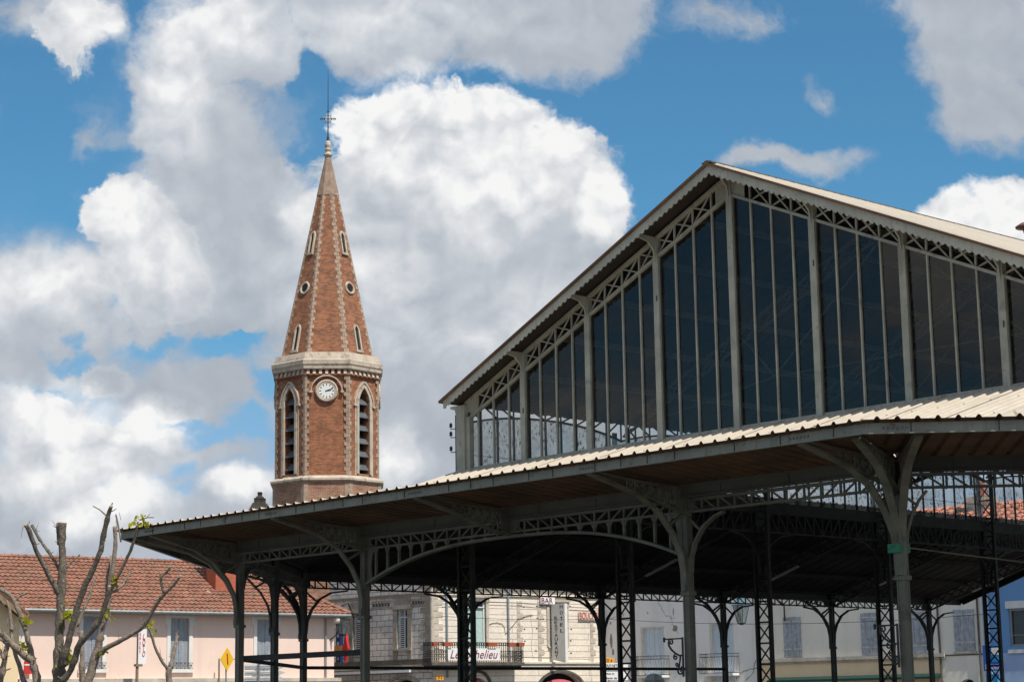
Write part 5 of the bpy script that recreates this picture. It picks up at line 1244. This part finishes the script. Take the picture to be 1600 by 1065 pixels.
# ---- church tower
CD = 120.0; r = ray(511, 1113); TC = Vector((r.x / r.y * CD, CD, 0))
def zt_(y, back=3.2):
    q = ray(511, y); d_ = sqrt(TC.x ** 2 + TC.y ** 2) - back; return CAMZ + d_ * q.z / sqrt(q.x ** 2 + q.y ** 2)
TR = empty('church_tower', TC, atan2(-TC.x, TC.y) * 1.0 + radians(-1.0), 'octagonal red brick church tower with stone quoins, white clock dial and tall brick spire', 'church tower')
APB, APL, APS = 3.13, 3.25, 2.78; ph = lambda k: -pi / 2 + k * pi / 4   # facet 0 looks to the camera
z_top, z_ball, z_spb, z_corT, z_corB, z_str, z_rod = zt_(243, 0), zt_(236, 0), zt_(549), zt_(549), zt_(578), zt_(749), zt_(108, 0)
C8 = cos(pi / 8)
def oct_(m, prof): m.lathe((0, 0, 0), [(a / C8, z) for a, z in prof], 8, pi / 8)
m = MB(); oct_(m, [(APL, 0), (APL, z_str)]); m.build('lower_shaft', [BRICKLOW], TR)
m = MB(); oct_(m, [(APL, z_str - .12), (APL + .16, z_str - .02), (APL + .16, z_str + .10), (APB, z_str + .28)]); m.build('string_course', [TRIM], TR)
AP = lambda z: APB if z < z_corB else (APS - .12) * (z_top - z) / (z_top - z_spb) + .12
def fp(k, s, z, o=0.0):
    a = ph(k); R = AP(z) + o; return Vector((cos(a) * R - sin(a) * s, sin(a) * R + cos(a) * s, z))
# belfry stage, with lancet openings cut into the four diagonal facets
z_la, z_lb, z_ls = zt_(602), zt_(738), zt_(622); zs5_ = z_ls
half = APB * tan(pi / 8); hw = .45
m = MB(); V0 = MB()
for k in range(8):
    if k % 2 == 0: m.quad(fp(k, -half, z_str), fp(k, half, z_str), fp(k, half, z_corB), fp(k, -half, z_corB)); continue
    m.quad(fp(k, -half, z_str), fp(k, half, z_str), fp(k, half, z_lb), fp(k, -half, z_lb))
    m.quad(fp(k, -half, z_lb), fp(k, -hw, z_lb), fp(k, -hw, z_ls), fp(k, -half, z_ls)); m.quad(fp(k, hw, z_lb), fp(k, half, z_lb), fp(k, half, z_ls), fp(k, hw, z_ls))
    n = 12; f = lambda u: z_ls + (z_la - z_ls) * max(0, 1 - (abs(u) / hw)) ** .62
    for i in range(n):
        u0, u1 = -hw + 2 * hw * i / n, -hw + 2 * hw * (i + 1) / n
        m.quad(fp(k, u0, f(u0)), fp(k, u1, f(u1)), fp(k, u1, z_corB), fp(k, u0, z_corB)); m.quad(fp(k, u1, f(u1)), fp(k, u0, f(u0)), fp(k, u0, f(u0), -.5), fp(k, u1, f(u1), -.5))
    m.quad(fp(k, -half, z_ls), fp(k, -hw, z_ls), fp(k, -hw, z_corB), fp(k, -half, z_corB)); m.quad(fp(k, hw, z_ls), fp(k, half, z_ls), fp(k, half, z_corB), fp(k, hw, z_corB))
    m.quad(fp(k, -hw, z_lb), fp(k, -hw, z_lb, -.5), fp(k, -hw, z_ls, -.5), fp(k, -hw, z_ls)); m.quad(fp(k, hw, z_lb, -.5), fp(k, hw, z_lb), fp(k, hw, z_ls), fp(k, hw, z_ls, -.5)); m.quad(fp(k, hw, z_lb), fp(k, hw, z_lb, -.5), fp(k, -hw, z_lb, -.5), fp(k, -hw, z_lb))
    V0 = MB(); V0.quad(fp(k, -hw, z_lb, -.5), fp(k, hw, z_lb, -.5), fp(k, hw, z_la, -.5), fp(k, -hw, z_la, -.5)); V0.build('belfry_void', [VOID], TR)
m.build('belfry_wall', [BRICK], TR)
lanc = lambda w, zb0, zs0, za0, n=9: [(-w, zb0), (-w, zs0)] + [(-w + 2 * w * i / n, zs0 + (za0 - zs0) * (1 - abs(2 * i / n - 1)) ** .62) for i in range(1, n)] + [(w, zs0), (w, zb0)]
for k in (1, 3, 5, 7):
    m = MB(); a = ph(k); out = (cos(a), sin(a), 0)
    m.path([fp(k, s, z, .0) for s, z in lanc(hw + .09, z_lb, z_ls, z_la + .14)], .18, .17, out); m.path([fp(k, s, z, .02) for s, z in lanc(hw + .33, z_ls - .3, z_ls, z_la + .42)], .16, .10, out)
    m.path([fp(k, s, z, -.02) for s, z in lanc(hw + .25, z_lb - .1, z_ls, z_la + .3)], .12, .12, out)
    for e in (-1, 1): m.beam(fp(k, e * (hw + .33) - .12, z_ls - .33, .05), fp(k, e * (hw + .33) + .12, z_ls - .33, .05), .14, .12)
    m.prism([fp(k, -hw - .3, z_lb - .38, .1), fp(k, hw + .3, z_lb - .38, .1), fp(k, hw + .12, z_lb + .02, -.05), fp(k, -hw - .12, z_lb + .02, -.05)], Vector(out) * -.15)
    w = m.build('lancet_opening', [TRIM], TR)
    m = MB(); nl = 6
    for i in range(nl):
        z = z_lb + .25 + (z_la - z_lb - .5) * i / nl; ww = hw if z < z_ls else hw * .6
        if i == nl - 1: ww = hw * .8
        m.prism([fp(k, -ww, z, -.02), fp(k, ww, z, -.02), fp(k, ww, z + .42, -.38), fp(k, -ww, z + .42, -.38)], (0, 0, .05))
    m.build('louvre', [SLATE], w)
# cornice with dentils
m = MB(); zc = z_corB; h_ = z_corT - z_corB
oct_(m, [(APB, zc + .05), (APB + .18, zc + .10), (APB + .20, zc + .30), (APB + .05 + .20, zc + .36), (APB + .26, zc + .62), (APB + .10, zc + .70), (APB + .08, zc + .82), (APB - .02, zc + h_), (APS - .1, zc + h_ + .05)])
for k in range(8):
    for i in range(7):
        s = -half + half * 2 * (i + .5) / 7; m.prism([fp(k, s - .09, zc - .22, .13), fp(k, s + .09, zc - .22, .13), fp(k, s + .09, zc + .06, .15), fp(k, s - .09, zc + .06, .15)], tuple(Vector((cos(ph(k)), sin(ph(k)), 0)) * -.18))
m.build('cornice', [TRIM], TR)
m = MB(); oct_(m, [(APB + .005, zc - .32), (APB + .08, zc - .28), (APB + .08, zc - .22), (APB + .005, zc - .2)]); m.build('brick_band', [BRICK], TR)
# spire
zsp = z_corT + .02; m = MB(); oct_(m, [(AP(zsp), zsp), (AP(z_top - .15), z_top - .15)]); m.build('spire', [BRICKSP], TR)
m = MB(); z_cap = zt_(287); oct_(m, [(AP(z_cap) + .035, z_cap), (AP(z_top) + .03, z_top)]); m.build('spire_cap', [CAPST], TR)
m = MB()
def quoin(m, k, z, hh, L1, L2, o=.03, col=0):
    """one toothed block wrapped on the corner between facets k and k+1"""
    for (kk, sg, L) in ((k, 1, L1), (k + 1, -1, L2)):
        hb, ht = AP(z + .001) * tan(pi / 8), AP(z + hh) * tan(pi / 8); a = ph(kk)
        q = [fp(kk, sg * hb, z, o), fp(kk, sg * (hb - L), z, o), fp(kk, sg * (ht - L), z + hh, o), fp(kk, sg * ht, z + hh, o)]
        if sg > 0: q = [q[1], q[0], q[3], q[2]]
        m.prism(q, Vector((cos(a), sin(a), 0)) * -.06)
for k in range(8):
    z = z_str + .3; i = 0
    while z < z_corB - .25: quoin(m, k, z, .235, .25 if i % 2 else .14, .14 if i % 2 else .25, .018); z += .25; i += 1
    z = zsp + .05; i = 0
    while z < z_cap: t = (z - zsp) / (z_cap - zsp); quoin(m, k, z, .23, (.24 if i % 2 else .12) * (1 - .3 * t), (.12 if i % 2 else .24) * (1 - .3 * t), .018); z += .25; i += 1
m.build('quoins', [QUOINT], TR)
APx = APL; m = MB()
for k in range(8):
    for sg in (1, -1):
        a = ph(k); hb = APL * tan(pi / 8)
        q = [Vector((cos(a) * (APL + .02) - sin(a) * s, sin(a) * (APL + .02) + cos(a) * s, z)) for s, z in ((sg * hb, z_str - 6), (sg * (hb - .26), z_str - 6), (sg * (hb - .26), z_str - .15), (sg * hb, z_str - .15))]
        if sg > 0: q = [q[1], q[0], q[3], q[2]]
        m.prism(q, Vector((cos(a), sin(a), 0)) * -.05)
m.build('lower_quoins', [QUOINT], TR)
# spire lights
def ring_on(k, zc, r, o, m, w=.09, seg=18, s0=0):
    a = ph(k); m.tube([fp(k, s0 + r * cos(t), zc + r * sin(t), o) for t in [2 * pi * i / seg for i in range(seg + 1)]], w, 6, False)
for k in (1, 3, 5, 7):
    for (yy0, yy1, w) in ((500, 543, .14), (347, 384, .12)):
        zb0, za0 = zt_(yy1), zt_(yy0); m = MB(); m.path([fp(k, s, z, .04) for s, z in lanc(w + .05, zb0, za0 - .3, za0)], .14, .09, (cos(ph(k)), sin(ph(k)), 0)); m.beam(fp(k, -w - .14, zb0, .08), fp(k, w + .14, zb0, .08), .12, .14)
        f = m.build('spire_light', [TRIM], TR); m = MB(); m.prism([fp(k, -w, zb0, .025), fp(k, w, zb0, .025), fp(k, w, za0 - .3, .025), fp(k, 0, za0, .025), fp(k, -w, za0 - .3, .025)], Vector((cos(ph(k)), sin(ph(k)), 0)) * -.02); m.build('opening', [VOID], f)
    zq = zt_(440); m = MB(); ring_on(k, zq, .34, .04, m, .075); f = m.build('quatrefoil', [TRIM], TR)
    m = MB()
    for t in range(4):
        w = pi / 2 * t; m.prism([fp(k, .12 * cos(w) + .12 * cos(x), zq + .12 * sin(w) + .12 * sin(x), .05) for x in [2 * pi * i / 8 for i in range(8)]], Vector((cos(ph(k)), sin(ph(k)), 0)) * -.03)
    m.build('opening', [VOID], f)
# clock on the front, left-back and other main facets
for k in (0, 2, 6):
    zc_ = zt_(610); a = ph(k); out = Vector((cos(a), sin(a), 0)); m = MB(); ring_on(k, zc_, .60, .03, m, .09, 28); ring_on(k, zc_, .50, .06, m, .035, 28)
    m.path([fp(k, -.93, zc_ - .02, .03)] + [fp(k, -.93 * cos(t), zc_ + .93 * sin(t), .03) for t in [pi * i / 18 for i in range(19)]] + [fp(k, .93, zc_ - .02, .03)], .12, .075, out)
    for e in (-1, 1): m.beam(fp(k, e * .93 - .1, zc_ - .05, .06), fp(k, e * .93 + .1, zc_ - .05, .06), .14, .10)
    c_ = m.build('clock', [TRIM], TR)
    m = MB(); m.prism([fp(k, .47 * cos(t), zc_ + .47 * sin(t), .07) for t in [2 * pi * i / 28 for i in range(28)]], out * -.05); m.build('dial', [DIAL], c_)
    m = MB()
    for i in range(12):
        t = pi / 6 * i; m.beam(fp(k, .34 * sin(t), zc_ + .34 * cos(t), .08), fp(k, .44 * sin(t), zc_ + .44 * cos(t), .08), .012, .045, (0, 0, 1) if abs(cos(t)) < .5 else (-sin(a), cos(a), 0))
    m.build('numerals', [BLACK], c_)
    m = MB()
    for (t, L, w) in ((radians(70), .40, .04), (radians(78), .26, .06)) if k == 0 else ((radians(70), .40, .04),): m.beam(fp(k, -.08 * sin(t), zc_ - .08 * cos(t), .09), fp(k, L * sin(t), zc_ + L * cos(t), .09), .012, w)
    t = radians(62); m.beam(fp(k, -.05, zc_ - .02, .092), fp(k, .22 * sin(t), zc_ - .02 + .1, .092), .012, .05); m.build('hands', [BLACK], c_)
# finial, cross and lightning rod
m = MB(); m.lathe((0, 0, z_top), [(.16, -.3), (.17, -.1), (.28, -.02), (.29, .06), (.17, .13), (.15, .28), (.21, .33), (.21, .38), (.13, .42), (.20, .56), (.21, .68), (.13, .90), (.05, .98)], 16); m.build('finial', [TRIM], TR, True)
m = MB(); zx = zt_(186, 0); z0_ = z_top + 1.0; m.tube([(0, 0, z0_), (0, 0, z0_ + .8), (0, 0, zx + .3), (0, 0, z_rod)], [.05, .04, .035, .012], 6)
m.lathe((0, 0, z0_), [(.04, -.02), (.12, .05), (.04, .12), (.09, .18), (.03, .25)], 8)
m.tube([(-.42, 0, zx), (.42, 0, zx)], .028, 6); m.tube([(0, 0, zx - .4), (0, 0, zx + .45)], .03, 6)
for (x, z) in ((-.45, 0), (.45, 0), (0, .48), (-.2, 0), (.2, 0), (0, .2), (0, -.2)):
    m.lathe((x, 0, zx + z), [(.0, -.07), (.07, 0), (.0, .07)], 6)
for e in (-1, 1):
    for g_ in (-1, 1):
        m.tube([(e * .05, 0, zx + g_ * .24), (e * .14, 0, zx + g_ * .20), (e * .16, 0, zx + g_ * .10), (e * .24, 0, zx + g_ * .05)], .014, 5); m.tube([(e * .04, 0, zx + g_ * .06), (e * .14, 0, zx + g_ * .14), (e * .22, 0, zx + g_ * .22), (e * .16, 0, zx + g_ * .26)], .014, 5)
        m.tube([(e * .34, 0, zx + g_ * .01), (e * .36, 0, zx + g_ * .08), (e * .42, 0, zx + g_ * .09)], .012, 5)
m.build('cross', [BRONZE], TR)
# dark stone turret left of the tower
FT = Facade(95, 400, 112); T = FT.root('church_turret', 'dark weathered stone turret top peeking over the canopy left of the church tower', 'turret')
a, zb_ = FT.px(400, 800); _, zt2 = FT.px(400, 766); _, zm = FT.px(400, 782); _, zn = FT.px(400, 775)
m = MB(); m.box(a - 1.2, -.2, 0, a + 1.2, 2.2, zb_ - 1.0); m.build('shaft', [TURR], T)
m = MB(); c = (a, 1.0, 0); m.lathe(c, [(2.2, zb_ - 1.3), (.88, zb_ + .0), (.50, zm - .04), (.40, zm), (.40, zn - .06), (.44, zn - .03), (.28, zn + .02), (.26, zn + .08), (.16, zn + .12), (.15, zt2 - .08), (.20, zt2 - .05), (.13, zt2 + .03)], 4, pi / 4); m.build('pyramid_roof', [TURR], T)

# ---- street lamp whose head enters the frame at the right edge, floodlight box under the canopy
FL = Facade(90, 1628, 24); a, z = FL.px(1604, 354); ap = FL.px(1630, 354)[0]
m = MB(); m.tube([(ap + .1, 0, 0), (ap + .1, 0, z - 1.2), (ap + .05, 0, z + .02)], [.09, .06, .05], 10); m.tube([(ap + .05, 0, z + .02), (a, 0, z + .05)], .03, 8); o = FL.place(m.build('street_lamp', [ZINC])); tag(o, 'street lamp with reddish brown dish head entering at the right edge above the roof', 'street lamp')
m = MB(); m.lathe((a, 0, z), [(.04, -.085), (.05, -.03), (.135, -.02), (.14, 0), (.07, .045), (.02, .055)], 20); m.build('lamp_head', [mat('lamp_head_paint', (.22, .10, .07), .5)], o, True)
c = H(20.6, 1.35, 4.86); m = MB(); m.box(-.16, -.1, -.15, .16, .12, .0); m.box(-.02, -.02, 0, .02, .02, .3); o = m.build('floodlight', [JOINT]); o.location = c; o.rotation_euler = (0, 0, radians(-10)); tag(o, 'dark floodlight box hung under the right hand lattice girder', 'floodlight')

# ---- pollarded trees in front of the pink house
def tree(name, label, D, trunk, limbs, mt, leaves=(), twigs=()):
    k = 3134.0 / D; F = Facade(90, 100, D)
    def W(x, y, off=0.0):
        a, z = F.px(x, y, off); return F.w(a, off, z)
    b0 = W(trunk[0][0], trunk[0][1]); R = empty(name, (b0.x, b0.y, 0), 0, label, 'tree', 'pollarded trees in front of the pink house')
    loc = Vector((b0.x, b0.y, 0))
    def limb(pts, off0, off1, m, jit=.12):
        P_ = [W(x, y, off0 + (off1 - off0) * i / max(1, len(pts) - 1)) - loc for i, (x, y, r) in enumerate(pts)]; R_ = [r * .86 / k for (_, _, r) in pts]
        Q = []; QR = []
        for i in range(len(P_) - 1):
            p0, p1, p2, p3 = P_[max(i - 1, 0)], P_[i], P_[i + 1], P_[min(i + 2, len(P_) - 1)]; n = max(3, int((p2 - p1).length / .07))
            for j in range(n):
                t = j / n; q = .5 * ((2 * p1) + (p2 - p0) * t + (2 * p0 - 5 * p1 + 4 * p2 - p3) * t * t + (-p0 + 3 * p1 - 3 * p2 + p3) * t ** 3)
                r_ = R_[i] * (1 - t) + R_[i + 1] * t; Q.append(q + Vector((random.uniform(-1, 1), random.uniform(-1, 1), 0)) * r_ * .16)
                QR.append(r_ * (1.28 if random.random() < .10 else 1.0) * random.uniform(.90, 1.08))
        Q.append(P_[-1]); QR.append(R_[-1] * .95); m.tube(Q, QR, 10, True, jit * .5)
        m.cur = 1; e = (Q[-1] - Q[-2]).normalized(); m.tube([Q[-1], Q[-1] + e * .004], [QR[-1] * .96, QR[-1] * .8], 10); m.cur = 0
        return Q, QR
    m = MB(); tp = [(Vector((0, 0, 0))), W(trunk[0][0], trunk[0][1]) - loc]; rr = trunk[0][2] / k
    m.tube([Vector((0, 0, 0)), Vector((0, 0, .25)), Vector((.02, 0, tp[1].z * .6)), tp[1]], [rr * 1.7, rr * 1.25, rr * 1.1, rr], 12, True, .05)
    Q, QR = limb(trunk, 0, 0, m); tr = m.build('trunk', [mt, CUT], R, True)
    allq = list(zip(Q, QR))
    for i, (pts, o0, o1) in enumerate(limbs):
        m = MB(); Q, QR = limb(pts, o0, o1, m); allq += list(zip(Q, QR))
        for _ in range(9):      # pruning stubs and shoots
            q, r_ = random.choice(list(zip(Q, QR))); d = Vector((random.uniform(-1, 1), random.uniform(-1, 1), random.uniform(-.1, .8))).normalized(); m.tube([q, q + d * (r_ * 1.5 + random.uniform(.01, .05))], [r_ * .3, r_ * .12], 5)
            if random.random() < .3: m.tube([q, q + d * .06 + Vector((0, 0, .03)), q + d * .1 + Vector((random.uniform(-.04, .04), 0, random.uniform(.06, .16)))], [.006, .004, .002], 4)
        m.build('limb', [mt, CUT], R, True)
    if twigs:
        for pts in twigs: m = MB(); P_ = [W(x, y, .0) - loc for (x, y, r) in pts]; m.tube(P_, [max(r / k, .004) for (_, _, r) in pts], 5); m.build('twig', [BARKP], R)
    if leaves:
        m = MB()
        for (x, y, s, n) in leaves:
            c = W(x, y, -.08) - loc
            for _ in range(n):
                p = c + Vector((random.gauss(0, 1), random.gauss(0, .7), random.gauss(0, 1))) * (s / k) * .55; a_ = Vector((random.uniform(-1, 1), random.uniform(-1, 1), random.uniform(-1, 1))).normalized(); b_ = a_.cross(Vector((random.uniform(-1, 1), random.uniform(-1, 1), random.uniform(-1, 1)))).normalized(); L = random.uniform(.03, .075)
                m.quad(p, p + a_ * L + b_ * L * .6, p + a_ * L * 1.7, p + a_ * L - b_ * L * .6)
        m.build('leaves', [LEAF], R)
    return R
D0 = 33.0
tree('pollarded_tree', 'thickest pollarded tree with upright lichened trunk and short stubs', D0,
     [(91, 1072, 10), (92, 1010, 8.5), (94, 960, 8), (96, 920, 8.5), (98, 880, 6.5), (97, 840, 6.5), (98, 816, 8)],
     [([(93, 928, 6), (80, 905, 4.5), (66, 878, 4.5), (56, 858, 4), (48, 835, 4.5), (40, 819, 4.5)], 0, -.5), ([(93, 890, 3), (78, 865, 2.8), (62, 842, 2.6), (50, 820, 3)], .05, .4), ([(92, 850, 3.4), (91, 830, 3.6), (91, 817, 3.6)], 0, .1),
      ([(98, 1040, 7), (104, 1012, 6.5), (113, 980, 6), (122, 945, 5.5), (133, 915, 5.5), (146, 888, 5), (157, 860, 4.8), (163, 830, 4.5), (169, 805, 4.2), (174, 790, 3)], -.2, -.9),
      ([(96, 1066, 7), (108, 1050, 6), (118, 1026, 5.5), (124, 1006, 5.5), (140, 988, 5.2), (156, 966, 5), (166, 938, 4.6), (171, 915, 3.5)], -.2, -.8)],
     BARK, [(104, 957, 7, 16), (106, 969, 7, 18), (108, 1019, 7, 16), (106, 1033, 8, 18), (90, 1038, 5, 9)],
     [[(104, 885, 1.6), (114, 876, 1.3), (125, 866, 1.2)], [(167, 806, 1.4), (156, 796, 1), (145, 790, .8)], [(170, 800, 1.2), (178, 797, .8), (182, 794, .5)], [(172, 795, 1.3), (176, 785, 1)], [(36, 822, .6), (34, 832, .4), (33, 840, .3)], [(45, 818, .7), (47, 812, .5)]])
tree('pollarded_tree', 'pale barked pollarded tree with long limb reaching right and leafy tip at canopy corner', D0 + 1.5,
     [(136, 1072, 9), (146, 1035, 7.5), (158, 990, 6), (166, 955, 5), (171, 925, 4.5), (177, 885, 4), (180, 850, 4), (179, 822, 4)],
     [([(150, 1024, 6), (165, 1012, 4.6), (185, 1002, 4.3), (210, 988, 4), (226, 976, 3.8), (238, 955, 3.5), (248, 938, 3.4), (258, 926, 3.2), (272, 912, 2.6), (282, 899, 2.4)], 0, -.8), ([(257, 926, 2.8), (252, 912, 2.4), (252, 902, 2.2), (261, 892, 2.2), (267, 884, 1.8)], -.7, -.9),
      ([(170, 925, 4), (184, 900, 3.2), (196, 876, 2.8), (206, 854, 2.6), (212, 834, 2.3), (214, 820, 2)], 0, -.5), ([(171, 926, 3), (184, 920, 2.6), (195, 909, 2.4), (203, 894, 2)], 0, .3), ([(167, 930, 3), (167, 905, 2.6), (172, 880, 2.4), (174, 868, 2)], .1, .3),
      ([(181, 803, 1.6), (185, 822, 1.7), (189, 846, 1.6)], .1, .1)],
     BARKP, [(220, 813, 11, 26), (230, 819, 6, 9), (180, 906, 5, 14), (156, 1021, 5, 10), (169, 959, 6, 14)],
     [[(218, 812, 1.4), (230, 808, 1), (241, 808, .8)], [(228, 809, .8), (235, 802, .5)], [(189, 812, .5), (186, 800, .4)], [(250, 905, 1), (249, 896, .7)], [(282, 900, 1), (284, 895, .7)], [(170, 968, 1.5), (173, 955, 1)]])
tree('pollarded_tree', 'slim pale trunk with one thin branch between the thickest and pale barked trees', D0 + 3,
     [(129, 1072, 5), (128, 1030, 4.6), (127, 985, 4.2)], [([(121, 978, 2.4), (128, 958, 2.4), (137, 938, 2.3), (144, 915, 2.1), (152, 895, 1.8)], 0, .2)], BARKP, (), [[(121, 990, 1.4), (120, 975, 1), (123, 965, .7)]])
tree('pollarded_tree', 'small forked pollarded tree standing right of the group before the pink wall', D0 + 5,
     [(265, 1072, 6), (264, 1055, 5.5), (265, 1042, 4.5)], [([(262, 1044, 3.2), (252, 1030, 2.8), (243, 1012, 2.5), (237, 992, 2.3), (232, 980, 2)], 0, -.3), ([(267, 1044, 3.6), (271, 1022, 3.4), (275, 1004, 3.4), (277, 993, 3.2)], 0, .3)], BARKP, [(231, 977, 6, 14), (239, 990, 4, 8)],
     [[(276, 993, 1), (274, 985, .7)], [(277, 992, 1), (279, 983, .7)], [(233, 980, 1), (229, 974, .6)], [(240, 990, .8), (246, 988, .5)]])
tree('pollarded_tree', 'leftmost pollarded tree with curved limbs crossing the cream house', D0 + .5,
     [(58, 1072, 8), (55, 1048, 6.5), (50, 1030, 6.5), (44, 1000, 5), (37, 975, 4.6), (30, 955, 4.4), (20, 934, 4.2), (8, 924, 3.8), (-6, 917, 3.6)],
     [([(52, 1032, 6.5), (38, 1024, 6.5), (25, 1012, 6), (10, 997, 5.5), (-6, 982, 5)], 0, -.3), ([(38, 1066, 5), (32, 1045, 4.5), (22, 1015, 3.6), (18, 985, 3.2), (16, 958, 3), (11, 938, 2)], .2, .4),
      ([(-2, 1072, 6), (5, 1040, 5.5), (9, 1018, 5), (13, 1005, 4)], .3, .3), ([(14, 1008, 3.5), (4, 1000, 3), (-6, 994, 3)], .3, .5), ([(6, 1030, 3.5), (1, 1018, 3), (-5, 1012, 3)], .2, .2)],
     BARKP, [(40, 971, 6, 16), (35, 1011, 7, 20)], [[(24, 938, 2), (32, 930, 1.8), (42, 926, 1.4)], [(13, 985, 1), (12, 975, .9), (12, 965, .7)], [(22, 990, 1), (25, 975, .9), (30, 968, .6)], [(8, 944, 2), (0, 935, 2), (-6, 928, 1.6)]])
